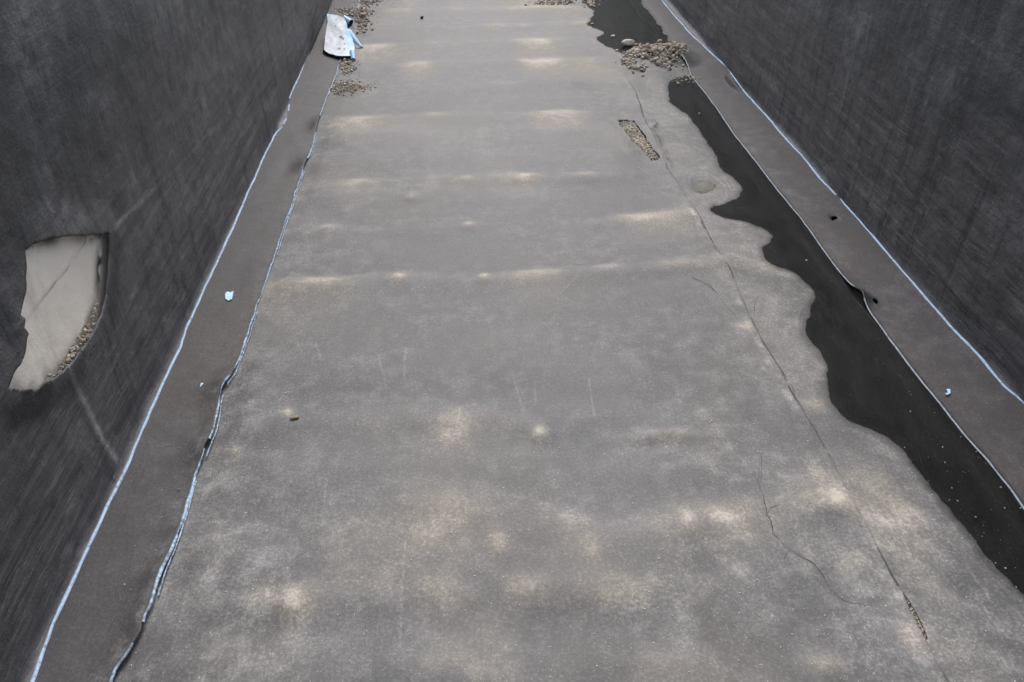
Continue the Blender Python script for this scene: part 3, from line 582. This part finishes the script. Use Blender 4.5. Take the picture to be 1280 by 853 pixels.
def wall(side):
    L = side == 'L'; key = 'LO' if L else 'RO'; sg = 1 if L else -1; xw = XWL if L else XWR
    root = empty('canal_wall', (xw, 6., 0.))
    zz = np.r_[np.arange(.12, 3.3, .0125 if L else .018), np.linspace(3.3, H_W, 8)]
    na = 9; nz = len(zz); n = na + nz + 3
    rows = ROWS[ROWS > -9]; nr = len(rows)
    Yg = np.repeat(rows[:, None], nz, 1); Zg = np.repeat(zz[None, :], nr, 0)
    if L:
        DYs = np.repeat(np.gradient(rows)[:, None], nz, 1); Yg, Zg = snap_hole(Yg, Zg, .02, .0125, HW) if False else snap_hole(Yg, Zg, .016, .0125, HW)
    # loose hang of the sheet
    o = .03 + .05 * (fbm(Yg * .55, Zg * .8, 150 + L, 3) - .5) + .034 * (fbm(Yg * 1.3, Zg * 1.7, 160 + L, 4) - .5) + .006 * (fbm(Yg * 2.5, Zg * 9, 170 + L, 3) - .5) + .016 * (fbm(Yg * .7 + Zg * .3, Zg * 9 - Yg * .15, 172 + L, 3) - .5) * sstep(2.0, .5, Zg) + .004 * (fbm(Yg * 8, Zg * 8, 175 + L, 2) - .5)
    dust = np.zeros_like(o); dirt_shade = np.zeros_like(o); sag = np.zeros_like(o)
    if L:
        yf, zf = Yg.ravel(), Zg.ravel(); i = near(yf, zf, FOLD, 1.8); d, ny, nz_, _ = dist_poly(yf[i], zf[i], FOLD, False)
        fade = 1 - sstep(6.0, 9.5, ny)
        order = np.argsort(FOLD[:, 0]); zl = np.interp(yf[i], FOLD[order, 0], FOLD[order, 1]); below = (zf[i] < zl) & (yf[i] > 1.0)
        dh, hy, hz, hin = dist_poly(yf[i], zf[i], HW)
        amp = .03 * np.exp(-np.maximum(dh, 0) / .45) + .003
        prof = np.where(below, sstep(0, .035, d) * (1 - sstep(.25, 1.3, d)), 0) * amp * fade
        # lips of the hole: lower and right side stand off, upper and left side lie on the concrete
        low = sstep(-.05, .20, (hy - 3.0) * .5 - (hz - HW[:, 1].mean()))
        o.ravel()[i] += prof; sag.ravel()[i] = prof
        sh = o.ravel()[i]; o.ravel()[i] = sh * sstep(.0, .25, dh) + (1 - sstep(0, .25, dh)) * (.010 + .045 * low)
        dust.ravel()[i] += .07 * np.exp(-(d / .007) ** 2) * fade * (yf[i] > FOLD[5, 0]) * (yf[i] < 5)
        dust.ravel()[i] += .22 * np.exp(-(dh / .05) ** 2) * low
        dirt_shade.ravel()[i] += .5 * np.exp(-(dh / .10) ** 2) * (1 - low) + .30 * np.exp(-(dh / .05) ** 2)
        dirt_shade.ravel()[i] += .6 * np.exp(-((dh - .1) / .10) ** 2) * (hz < zl - 0) * (zf[i] < hz) * sstep(.4, .6, fbm(yf[i] * 4, zf[i] * 4, 188, 3))  # darker mottling just below the hole
        # pale trickle running down from the pocket
        Tk = np.array([WX(a, b_, XWL + .04) for a, b_ in [(82,456),(95,485),(115,520),(130,552),(147,574)]]); i = near(yf, zf, Tk, .3)
        dk = dist_poly(yf[i], zf[i], Tk, False)[0]; dust.ravel()[i] += .8 * np.exp(-(dk / .028) ** 2)
        Tk = np.array([WX(a, b_, XWL + .04) for a, b_ in [(45,482),(38,500)]]); i = near(yf, zf, Tk, .3)
        dk = dist_poly(yf[i], zf[i], Tk, False)[0]; dust.ravel()[i] += .4 * np.exp(-(dk / .03) ** 2)
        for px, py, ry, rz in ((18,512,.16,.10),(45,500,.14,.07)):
            c = WX(px, py, XWL + .03); q = np.hypot((Yg - c[0]) / ry, (Zg - c[1]) / rz); dirt_shade += .85 * np.exp(-q ** 2) * sstep(.25, .5, fbm(Yg * 6, Zg * 6, 183, 3))  # dark patches under the hole's lower left
        for px, py, ry, rz, k in ((25,18,.22,.16,.22),(12,70,.1,.1,.14),(60,40,.3,.1,.1)):
            c = WX(px, py, XWL); q = np.hypot((Yg - c[0]) / ry, (Zg - c[1]) / rz); dust += k * np.exp(-q ** 2) * sstep(.3, .65, fbm(Yg * 5, Zg * 12, 181, 4))
        strk = [[(125,0),(200,250)],[(46,85),(115,262)],[(70,170),(112,275)],[(160,0),(190,80)],[(250,20),(262,90)]]
    else:
        strk = [[(1014,0),(1001,95)],[(1088,0),(1058,110)],[(1078,20),(1049,157)],[(1060,10),(1045,120)],[(985,70),(1045,135)],[(1160,130),(1280,235)],[(1020,60),(1090,110)],[(1190,30),(1270,90)],[(1140,70),(1200,125)],[(1240,210),(1275,250)]]
    for k, pts in enumerate(strk):
        P = np.array([WX(a, b_, xw) for a, b_ in pts]); yf, zf = Yg.ravel(), Zg.ravel(); i = near(yf, zf, P, .25)
        dk = dist_poly(yf[i], zf[i], P, False)[0]; br = sstep(.35, .6, fbm(yf[i] * 3, zf[i] * 3, 190 + k, 4))
        if L: dirt_shade.ravel()[i] += .6 * br * np.exp(-(dk / .012) ** 2)
        else: dust.ravel()[i] += (.22 if k < 4 else .16) * br * np.exp(-(dk / (.03 if k < 4 else .014)) ** 2)
    # foot of the wall: fillet from the outer weld up to the sheet
    seamx = SX(key, rows); foot = xw + sg * o[:, 0]
    A = np.linspace(0, 1, na, endpoint=False)[None, :]
    ang = A * math.pi / 2
    Xa = seamx[:, None] + (foot - seamx)[:, None] * np.sin(ang); Za = Z_OUT + (zz[0] - Z_OUT) * (1 - np.cos(ang)); Za = np.repeat(Za, nr, 0)
    if not L: Za = Za + .0
    kx = sstep(.16, .5, Zg); foff = (foot - (xw))[:, None]
    Xw = xw + sg * o * 1.0
    Xt = np.repeat((Xw[:, -1])[:, None], 3, 1) - sg * np.array([.02, .25, .5])[None, :]; Zt = np.full((nr, 3), H_W + .012); Zt[:, 2] = H_W + .006
    Xall = np.hstack([Xa, Xw, Xt]); Yall = np.hstack([np.repeat(rows[:, None], na, 1), Yg, np.repeat(rows[:, None], 3, 1)]); Zall = np.hstack([Za, Zg, Zt])
    pad = lambda a, v=0: np.hstack([np.full((nr, na), v), a, np.zeros((nr, 3))])
    at_ = dict(dust=np.clip(pad(dust), 0, 1).ravel(), dirt_shade=np.clip(pad(dirt_shade), 0, 1).ravel(), sag=pad(sag).ravel())
    V = np.stack([Xall.ravel(), Yall.ravel(), Zall.ravel()], 1); Fc = grid_faces(nr, n)
    if L:
        Fc = Fc[:, ::-1]
        Fc = cut(V, Fc, Yall, Zall, HW); V, Fc, at_ = add_rim(V, Fc, at_, Yall, Zall, (HW,), (-.010, 0, 0))
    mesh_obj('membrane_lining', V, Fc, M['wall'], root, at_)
    # concrete behind the sheet, finely gridded only where the hole lays it bare
    xc = xw - sg * .012
    if L:
        gy = np.r_[-12, HW[:, 0].min() - .4, np.linspace(HW[:, 0].min() - .3, HW[:, 0].max() + .4, 130), HW[:, 0].max() + .6, 320]
        gz = np.r_[-.1, np.linspace(HW[:, 1].min() - .3, HW[:, 1].max() + .2, 110), H_W - .01]
    else: gy = np.array([-12, 320.]); gz = np.array([-.1, H_W - .01])
    Yc, Zc = np.meshgrid(gy, gz, indexing='ij'); Xc = np.full(Yc.shape, xc); dc = np.zeros_like(Yc)
    if L:
        K = np.array([WX(a, b_, xc) for a, b_ in [(108,300),(85,335),(62,362),(42,388)]]); dd, ny, nz_, _ = dist_poly(Yc.ravel(), Zc.ravel(), K, False)
        sl_ = (K[-1] - K[0]); side = (Yc - K[0, 0]) * sl_[1] - (Zc - K[0, 1]) * sl_[0]; side = side * np.sign(sl_[0] if False else 1)
        Kd = dd.reshape(Yc.shape)
        up = (side > 0) if ((WX(50, 320, xc)[0] - K[0, 0]) * sl_[1] - (WX(50, 320, xc)[1] - K[0, 1]) * sl_[0]) > 0 else (side < 0)
        Xc = Xc + np.where(up, .003, 0) * sstep(0, .02, Kd) + .006 * (fbm(Yc * 3, Zc * 3, 200, 4) - .5) + .004 * (fbm(Yc * 14, Zc * 14, 204, 3) - .5)
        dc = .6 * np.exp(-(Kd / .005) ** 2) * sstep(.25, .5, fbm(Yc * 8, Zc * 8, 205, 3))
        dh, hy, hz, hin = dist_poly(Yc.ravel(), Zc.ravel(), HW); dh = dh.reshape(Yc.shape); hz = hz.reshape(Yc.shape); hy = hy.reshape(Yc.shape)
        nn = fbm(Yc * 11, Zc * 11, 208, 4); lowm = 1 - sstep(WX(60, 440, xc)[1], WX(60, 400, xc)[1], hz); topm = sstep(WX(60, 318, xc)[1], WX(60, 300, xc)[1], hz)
        dc = np.clip(dc + .9 * np.exp(-(dh / .05) ** 2) * sstep(.35, .55, nn) * np.maximum(topm, sstep(WX(100, 330, xc)[0], WX(125, 330, xc)[0], hy) * .9) + .35 * np.exp(-(dh / .05) ** 2) * lowm * sstep(.3, .6, nn), 0, 1)  # shadow under the sheet's top and right edges painted in, plus silt low down
    nv = Yc.size; V = np.stack([Xc.ravel(), Yc.ravel(), Zc.ravel()], 1)
    xb = xc - sg * .35
    box = [(xc, -12, H_W - .01), (xc, 320, H_W - .01), (xb, 320, H_W - .01), (xb, -12, H_W - .01)]
    Fq = grid_faces(len(gy), len(gz))
    if not L: Fq = Fq[:, ::-1]
    V = np.vstack([V, box]); Fq = np.vstack([Fq, [[nv, nv + 1, nv + 2, nv + 3]]])
    mesh_obj('concrete_core', V, Fq, M['concrete'], root, dict(dirt_shade=np.r_[dc.ravel(), np.zeros(4)]))
    return root, xb
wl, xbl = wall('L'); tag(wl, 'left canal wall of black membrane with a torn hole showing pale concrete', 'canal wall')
wr, xbr = wall('R'); tag(wr, 'right canal wall of scuffed black membrane, no hole in it', 'canal wall')
for xb, xe in ((xbl, -600), (xbr, 600)):
    a, c = (xe, xb) if xe < xb else (xb, xe)
    tag(mesh_obj('bank', [(a, -200, H_W), (c, -200, H_W), (c, 900, H_W), (a, 900, H_W)], [(0, 1, 2, 3)], M['bank'], smooth=False), kind='structure')
tag(mesh_obj('bank', [(xbl, 320, H_W), (xbr, 320, H_W), (xbr, 900, H_W), (xbl, 900, H_W), (xbl, 320, -.1), (xbr, 320, -.1)], [(0, 1, 2, 3), (4, 5, 1, 0)], M['bank'], smooth=False), kind='structure')

# ------------------------------------------------------------------ stones and gravel
def rock(seed, sub=2, flat=1.0, cuts=5):
    r = np.random.RandomState(seed); bm = bmesh.new(); bmesh.ops.create_icosphere(bm, subdivisions=sub, radius=1)
    P = np.array([v.co[:] for v in bm.verts]); Fq = np.array([[v.index for v in f.verts] for f in bm.faces]); bm.free()
    for _ in range(cuts):
        d = r.randn(3); d /= np.linalg.norm(d); t = .45 + .40 * r.rand(); q = P @ d; P -= np.outer(np.maximum(q - t, 0) * .96, d)
    P *= 1 + .10 * (r.rand(len(P), 1) - .5); P *= np.array([1.0, .72 + .25 * r.rand(), (.5 + .25 * r.rand()) * flat]); return P, Fq
LIB1 = [rock(300 + i, 1, cuts=2) for i in range(8)]; LIB2 = [rock(330 + i, 2, cuts=9) for i in range(10)]
def rot_rand(r):
    q = r.randn(4); q /= np.linalg.norm(q); a, b_, c, d = q
    return np.array([[1-2*(c*c+d*d), 2*(b_*c-a*d), 2*(b_*d+a*c)], [2*(b_*c+a*d), 1-2*(b_*b_+d*d), 2*(c*d-a*b_)], [2*(b_*d-a*c), 2*(c*d+a*b_), 1-2*(b_*b_+c*c)]])
def scatter(name, P3, sizes, mat, label, seed, lib=None, cat='gravel', group=None):
    r = np.random.RandomState(seed); Vs, Fs, k = [], [], 0
    for p, s in zip(P3, sizes):
        L_ = lib or (LIB2 if s > .025 else LIB1); B, Fq = L_[r.randint(len(L_))]; Q = (B @ rot_rand(r).T) * s + p
        Vs.append(Q); Fs.append(Fq + k); k += len(B)
    o = mesh_obj(name, np.vstack(Vs), np.vstack(Fs), mat, smooth=False)
    return tag(o, label, cat, group, 'stuff')
def patch(name, pxs, n, smin, smax, mound, mat, label, seed, z0=0., soft=.10, spill=.25, bury=.35):
    P = GP(pxs, z0); r = np.random.RandomState(seed); lo = P.min(0) - spill * .6; hi = P.max(0) + spill * .6; pts = []
    while len(pts) < n:
        c = lo + r.rand(4000, 2) * (hi - lo); d, _, _, ins = dist_poly(c[:, 0], c[:, 1], P)
        pr = np.where(ins, .55 + .45 * sstep(0, soft, d), .35 * np.exp(-d / (spill * .22)) if spill > 0 else 0)
        pr *= .35 + .9 * fbm(c[:, 0] * 5, c[:, 1] * 5, 401 + seed, 3)
        pts += list(c[r.rand(len(c)) < pr])
    pts = np.array(pts[:n]); d, _, _, ins = dist_poly(pts[:, 0], pts[:, 1], P)
    s = .7 * smin + (smax - .7 * smin) * r.rand(n) ** 4.5
    z = floor_z(pts[:, 0], pts[:, 1]) if z0 >= -.01 else np.full(n, z0)
    z = z + np.where(ins, mound * sstep(0, soft * 2.2, d) * (.4 + .9 * fbm(pts[:, 0] * 4, pts[:, 1] * 4, 411 + seed, 3)), 0) + s * bury * .8
    return scatter(name, np.c_[pts, z], s, mat, label, seed)
patch('gravel', [(410,12),(425,10),(440,13),(456,8),(462,14),(459,30),(456,44),(448,40),(446,30),(430,22),(412,18)], 850, .010, .045, .035, M['gravel'], 'brown gravel washed up behind and right of the torn pale sheet', 1)
patch('gravel', [(397,34),(404,30),(406,46),(399,50)], 140, .010, .035, .03, M['gravel'], 'small heap of brown gravel left of the torn pale sheet', 2, z0=.04)
patch('gravel', [(426,76),(437,74),(441,82),(438,93),(430,94),(426,86)], 230, .012, .04, .03, M['gravel'], 'brown gravel just below the torn pale sheet', 3)
patch('gravel', [(415,110),(420,104),(432,101),(450,105),(463,109),(452,114),(436,117),(418,118)], 850, .008, .024, .05, M['gravel'], 'low fan of fine brown gravel beside the left inner weld', 4)
patch('gravel', [(438,4),(458,-2),(480,-2),(476,4),(456,8)], 200, .012, .04, .03, M['gravel'], 'far strip of gravel at the top left of the floor', 5)
patch('gravel', [(664,6),(680,0),(714,-3),(718,5),(706,9),(690,10)], 340, .010, .045, .04, M['gravel'], 'thin drift of gravel across the far floor left of the far puddle', 6)
patch('gravel', [(730,4),(738,-4),(752,-4),(748,6),(738,10)], 260, .010, .05, .03, M['gravel'], 'gravel in the near-left corner of the far puddle', 7)
patch('gravel', [(782,66),(796,60),(812,58),(830,57),(846,56),(858,60),(862,67),(848,68),(842,72),(838,84),(828,82),(812,76),(796,74),(786,72)], 1500, .012, .065, .10, M['gravel_pale'], 'heaped tan gravel damming the right side of the far puddle', 8, soft=.12)
patch('gravel', [(778,76),(788,76),(797,80),(802,88),(796,89),(786,85)], 260, .012, .05, .03, M['gravel'], 'scatter of dark stones in front of the tan gravel heap', 9)
patch('gravel', [(848,97),(862,96),(868,101),(860,104),(850,102)], 260, .010, .035, .025, M['gravel_pale'], 'little gravel at the far tip of the long puddle', 10)
patch('gravel', [tuple(p) for p in [(773,153),(793,152),(806,171),(816,186),(822,196),(816,201),(806,195),(786,174)]], 3000, .008, .020, .020, M['gravel_pale'], 'pale gravel showing in the long tear of the floor sheet', 11, z0=-.014, spill=0.10, soft=.03)
patch('gravel', [(876,232),(884,229),(893,231),(895,236),(886,239),(877,237)], 170, .006, .020, .035, M['gravel_pale'], 'pinch of pale gravel in the small oval puddle', 12, spill=.05)
patch('gravel', [(1127,741),(1132,744),(1146,766),(1156,786),(1160,801),(1154,800),(1146,785)], 420, .004, .011, .012, M['gravel'], 'brown grit in the narrow slit of the floor near the bottom right', 13, z0=-.012, spill=.0, soft=.02)

# pebbles caught in the pocket of the left wall lining
r = np.random.RandomState(50); Lp = resample(np.array([WX(a, b_, XWL + .03) for a, b_ in [(122,372),(118,395),(108,417),(95,436),(82,455),(70,467),(56,476)]]), .01)
k = r.randint(len(Lp), size=520); wgt = np.interp(np.arange(len(Lp)) / len(Lp), [0, .1, .25, .5, .7, .85, 1], [.05, .4, 1, 1, .5, .15, .05]); k = k[r.rand(520) < wgt[k]]
q = Lp[k] + np.c_[-r.rand(len(k)) * .03 + .0, -r.rand(len(k)) * .06 + .008]; s = .005 + .014 * r.rand(len(k)) ** 3
scatter('gravel', np.c_[XWL - .004 + r.rand(len(k)) * .05, q], s, M['gravel'], 'brown pebbles caught in the pocket below the hole in the left wall', 51)

# loose grit strewn over the floor, the strips and the puddle bottom
def GV(px, py):
    d = F_PX * fwd[None] + (px - 640)[:, None] * rgt[None] + (426.5 - py)[:, None] * upv[None]; t = -CAM_H / d[:, 2]; return d[:, :2] * t[:, None]
r = np.random.RandomState(60); c = GV(140 + r.rand(24000) * 1140, -5 + 900 * r.rand(24000) ** .8)
c = c[(c[:, 0] > SX('LI', c[:, 1]) - .3) & (c[:, 0] < SX('RI', c[:, 1]) - .01) & (r.rand(len(c)) < .18 + 1.2 * np.maximum(0, fbm(c[:, 0] * 2, c[:, 1] * 2, 421, 3) - .35))][:2600]
s = .0014 + .0050 * r.rand(len(c)) ** 5 + .0007 * c[:, 1] * r.rand(len(c)) ** 3 * .6
zz_ = floor_z(c[:, 0], c[:, 1]); onl = c[:, 0] < SX('LI', c[:, 1]); zz_ = np.where(onl, .02, zz_)
scatter('grit', np.c_[c, zz_ + s * .2], s, M['grit'], 'pale grit strewn thinly over the whole floor', 61, cat='grit')
r = np.random.RandomState(63); c = GV(840 + r.rand(3000) * 440, 100 + 640 * r.rand(3000)); d, _, _, ins = dist_poly(c[:, 0], c[:, 1], P1)
c = c[ins & (d > .02) & (fbm(c[:, 0] * 2, c[:, 1] * 2, 431, 3) > .5)][:190]
s = .0012 + .008 * r.rand(len(c)) ** 5
scatter('grit', np.c_[c, np.full(len(c), LEVEL['1'] + .0005)], s, M['gravel_pale'], 'pale specks of grit standing out of the long dark puddle', 64, cat='grit')

def stone(px, py, w_px, zc_off, flat, c, label, seed, aspect=1.0, rz=0., tilt=0., cuts=5, name='stone'):
    p = G(px, py); depth = F_PX * CAM_H / (math.cos(PITCH) * (py + 309.5)); wdt = w_px * depth / F_PX / 2
    B, Fq = rock(seed, 3, flat, cuts); B = B / np.abs(B[:, 0]).max() * wdt; B[:, 1] *= aspect; B[:, 2] -= B[:, 2].min()
    o = mesh_obj(name, B, Fq, plain_stone('stone_skin', c)); o.location = (p[0], p[1], float(floor_z(p[0], p[1])[0]) + zc_off)
    o.rotation_euler = (tilt, 0, rz)
    return tag(o, label, 'stone')
stone(785, 58, 17, .03, .62, (.44, .42, .39), 'flat pale grey stone standing at the edge of the far puddle', 501, .85, .2, cuts=2)
stone(793.5, 64.5, 6.5, .01, 1.0, (.40, .34, .26), 'round tan pebble just right of the flat pale stone', 502, cuts=1)
stone(771, 65, 4.2, 0, 1.0, (.46, .40, .33), 'small cream pebble left of the flat pale stone', 503, cuts=2)
stone(823.5, 64, 8.5, .13, 1.0, (.44, .36, .27), 'largest rounded tan stone on top of the gravel heap', 504, .9, .4, cuts=2)
stone(825.5, 57, 4, .02, 1.6, (.20, .19, .18), 'dark upright stone behind the gravel heap', 505)
stone(803.5, 62, 6, .05, .9, (.25, .19, .16), 'reddish brown stone at the left end of the gravel heap', 506)
stone(807, 67.5, 12, .09, .5, (.42, .34, .25), 'long tan slab of stone lying along the gravel heap', 507, .5, .35)
stone(796, 84, 12, .0, .5, (.27, .25, .24), 'flat grey slab in front of the gravel heap', 508, .8, -.2)
stone(801, 88.5, 7, .0, .6, (.07, .065, .06), 'blackish flat stone beside the grey slab', 509)
stone(836, 85, 5.5, .02, 1.0, (.40, .33, .25), 'tan stone at the near tip of the gravel heap', 510)
stone(803.5, 95.5, 4.2, 0, .9, (.26, .21, .16), 'lone brown pebble below the grey slab', 511)
stone(781, 80, 8, 0, .7, (.20, .17, .15), 'brown stone lying left of the grey slab', 512, .7)
stone(453.5, 22.5, 8, .03, .8, (.36, .27, .21), 'rounded brown stone in the gravel right of the torn pale sheet', 513, cuts=2)
stone(527.5, 24, 4.4, 0, 1.1, (.035, .035, .035), 'single small black stone on the far floor', 514)
stone(370, 530, 12, .0, .55, (.24, .19, .12), 'brown curled clod alone on the floor at the left', 515, .5, .3)
stone(766, 46, 6, .012, .7, (.5, .48, .45), 'pale stone standing in the near end of the far puddle', 516)
stone(740, 31, 4, .012, .8, (.48, .46, .42), 'whitish stone at the notched left shore of the far puddle', 517)
stone(1008, 326, 3.2, .02, .8, (.55, .42, .30), 'light orange pebble in the middle of the long puddle', 518)
stone(874, 143, 3.2, .02, .6, (.70, .68, .64), 'white chip in the far part of the long puddle', 519, .5)

# ------------------------------------------------------------------ scraps
def scrap_flat(pxs, z, th, mat, name, label, seed, curl=.006):
    P = GP(pxs, z); r = np.random.RandomState(seed); c = P.mean(0); n = len(P)
    hz = curl * r.rand(n)
    V = [(c[0], c[1], curl * .3 + th)] + [(p[0], p[1], h + th) for p, h in zip(P, hz)] + [(c[0], c[1], 0)] + [(p[0], p[1], h) for p, h in zip(P, hz)]
    Fq = []
    for i in range(n):
        j = (i + 1) % n; Fq += [(0, 1 + i, 1 + j), (n + 1, n + 2 + j, n + 2 + i), (1 + i, n + 2 + i, n + 2 + j), (1 + i, n + 2 + j, 1 + j)]
    V = np.array(V) - np.array([c[0], c[1], 0]); o = mesh_obj(name, V, [list(f) for f in Fq], mat, smooth=False); o.location = (c[0], c[1], z); return tag(o, label, 'scrap', 'blue plastic scraps')
scrap_flat([(281.5,368),(284,365.5),(288,366),(292,364.5),(291,370),(290,374),(286,376.5),(282,374.5)], .030, .004, M['blue'], 'plastic_scrap', 'jagged light blue plastic scrap lying on the left strip', 1)
scrap_flat([(251.5,479.5),(255,479.5),(252.8,489),(248.8,489)], .022, .004, M['blue'], 'plastic_scrap', 'tiny narrow blue plastic sliver on the left strip', 2, .002)
scrap_flat([(1183,487),(1187.5,487.5),(1188,492),(1184,494.5),(1180.5,493),(1184.5,491.5)], .022, .003, M['blue'], 'plastic_scrap', 'small curled blue plastic shred on the right strip', 3)

# the torn, folded piece of white-faced sheet by the left wall
TUBE = True
def torn_sheet():
    t = empty('torn_sheet', (*G(422, 60), .03))
    # main panel outlined in its own flat frame, lying from the floor up onto the gravel and the wall's foot
    outline = [(404.5,62),(406,55),(407,42),(409.5,28),(408.5,17),(413,18),(421,19),(430,22.5),(433,28),(434,35),(440,47),(443,56),(443,66),(437,70),(422,70),(411,67)]
    def height(px, py): return .07 + .34 * np.clip((68 - py) / 50, 0, 1) ** 1.2
    def lift_pt(px, py, dz=0.): 
        z = height(px, py) + dz; g = G(px, py, z); return np.array([g[0], g[1], z])
    O = resample(np.array(outline, float), 1.6, True)
    r = np.random.RandomState(5); O += r.randn(*O.shape) * .22
    gx, gy = np.meshgrid(np.arange(402, 448, .8), np.arange(14, 74, .8)); gx2, gy2 = snap_hole(gx, gy, .8, .8, O)
    Fq = grid_faces(*gx.shape); cu = gx2.ravel()[Fq].mean(1); cv = gy2.ravel()[Fq].mean(1); Fq = Fq[dist_poly(cu, cv, O)[3]]
    ids = np.unique(Fq); mp = -np.ones(gx.size, int); mp[ids] = np.arange(len(ids)); Fq = mp[Fq]; uu, vv = gx2.ravel()[ids], gy2.ravel()[ids]
    V = np.array([lift_pt(a, b_, .012 * (fbm(np.array(a * .09), np.array(b_ * .09), 601, 2) - .5)) for a, b_ in zip(uu, vv)])
    blue = np.clip(sstep(430, 434, uu) * (1 - sstep(50, 70, vv)) + .8 * (uu < 414) * (vv < 23), 0, 1)
    sp = np.zeros(len(uu))
    for a, b_, rr in ((426,46.5,1.6),(428.5,48.5,1.3),(424,61,1.5),(430.5,55,1.0),(430.5,61.5,.8),(420,25,.8),(419,33,.7),(425,34,.7),(415,40,.5),(421,56,.5)):
        sp = np.maximum(sp, 1 - sstep(.5, 1.2, np.hypot((uu - a) / rr / 1.5, (vv - b_) / rr / 1.2)))
    n = len(V); Vb = V + np.array([0, 0, -.02]); E = np.stack([Fq, np.roll(Fq, -1, 1)], 2).reshape(-1, 2); S_ = np.sort(E, 1); key = S_[:, 0] * 100000 + S_[:, 1]; _, inv, ct = np.unique(key, return_inverse=True, return_counts=True); B = E[ct[inv] == 1]
    flip = Fq[:, ::-1]
    p0 = mesh_obj('face', V, flip, M['sheet'], t, dict(blue=blue, dirt_shade=sp))
    Q = np.stack([B[:, 0], B[:, 1], B[:, 1] + n, B[:, 0] + n], 1)
    mesh_obj('underside', np.vstack([V + np.array([0, 0, -.003]), Vb]), np.vstack([flip + n, Q]), M['black'], t)
    # side skirts: the sheet's near edge hangs down towards the strip, its left edge stands up black
    def skirt(name, line, drop, mat, out=(0, 0), attrs=False):
        A = np.array([lift_pt(a, b_, -.004) for a, b_ in resample(np.array(line, float), 1.)]); zb = np.array([drop] * len(A))
        Bt = A.copy(); Bt[:, 2] = np.maximum(A[:, 2] - zb, .012); Bt[:, 0] += out[0]; Bt[:, 1] += out[1]
        Vv = np.stack([A, (A + Bt) / 2 + np.array([out[0], out[1], 0]) * .25, Bt], 1).reshape(-1, 3)
        return mesh_obj(name, Vv, grid_faces(len(A), 3), mat, t, dict(blue=np.ones(len(Vv)), dirt_shade=np.zeros(len(Vv))) if attrs else None)
    skirt('hem', [(404.5,62),(411,67),(422,70),(437,70)], .10, M['black'], (0, .03))
    skirt('hem', [(404.5,62),(406,55),(407,42),(409.5,28),(408.5,17)], .30, M['black'], (-.03, 0))
    # curled tongues on the right
    def tongue(name, c0, c1, w0, w1, h0, h1, curl, mat):
        n_ = 14; m_ = 7; Vv = []; 
        for i in range(n_):
            f = i / (n_ - 1); a = np.array([*G(c0[0] + (c1[0] - c0[0]) * f, c0[1] + (c1[1] - c0[1]) * f, h0 + (h1 - h0) * f), h0 + (h1 - h0) * f]); wd = w0 + (w1 - w0) * f
            for j in range(m_):
                g = j / (m_ - 1) - .5; an = g * curl
                Vv.append(a + np.array([math.sin(an) * wd / max(curl, .1), .0, -(1 - math.cos(an)) * wd / max(curl, .1)]))
        Vv = np.array(Vv); Fq = grid_faces(n_, m_)[:, ::-1]
        o = mesh_obj(name, Vv, Fq, mat, t, dict(blue=np.full(len(Vv), 1.0), dirt_shade=np.zeros(len(Vv))))
        md = o.modifiers.new('thickness', 'SOLIDIFY'); md.thickness = .015; md.offset = -1; me = o.data; me.materials.append(M['black']); md.material_offset = 1; md.material_offset_rim = 1
        return o
    tongue('curled_flap', (433, 36), (452, 59), .17, .06, .26, .05, 1.2, M['sheet'])
    tongue('curled_flap', (440, 62), (441.5, 73), .13, .10, .13, .05, 2.6, M['sheet'])
    # the rolled tube whose open black end faces right
    n_, m_ = 12, 16; Vv = []
    a0 = np.array([*G(429.5, 23.5, .34), .34]); a1 = np.array([*G(438, 30, .27), .27]); ax = a1 - a0
    e0 = np.cross(ax, (0, 0, 1.)); e0 /= np.linalg.norm(e0); e1 = np.cross(e0, ax); e1 /= np.linalg.norm(e1)
    for i in range(n_):
        c = a0 + ax * i / (n_ - 1)
        for j in range(m_):
            an = 2 * math.pi * j / (m_ - 1) * .96 + 1.7; rr = .060 + .022 * i / n_ + .012 * j / m_
            Vv.append(c + e0 * rr * math.cos(an) + e1 * rr * math.sin(an))
    o = mesh_obj('rolled_corner', Vv, grid_faces(n_, m_)[:, ::-1], M['sheet'], t, dict(blue=np.full(len(Vv), .8), dirt_shade=np.zeros(len(Vv))))
    md = o.modifiers.new('thickness', 'SOLIDIFY'); md.thickness = .012; md.offset = -1 if TUBE else 1; o.data.materials.append(M['black']); md.material_offset = 1; md.material_offset_rim = 0
    return tag(t, 'torn folded piece of pale blue-white sheet lying against the left strip', 'torn sheet')
torn_sheet()
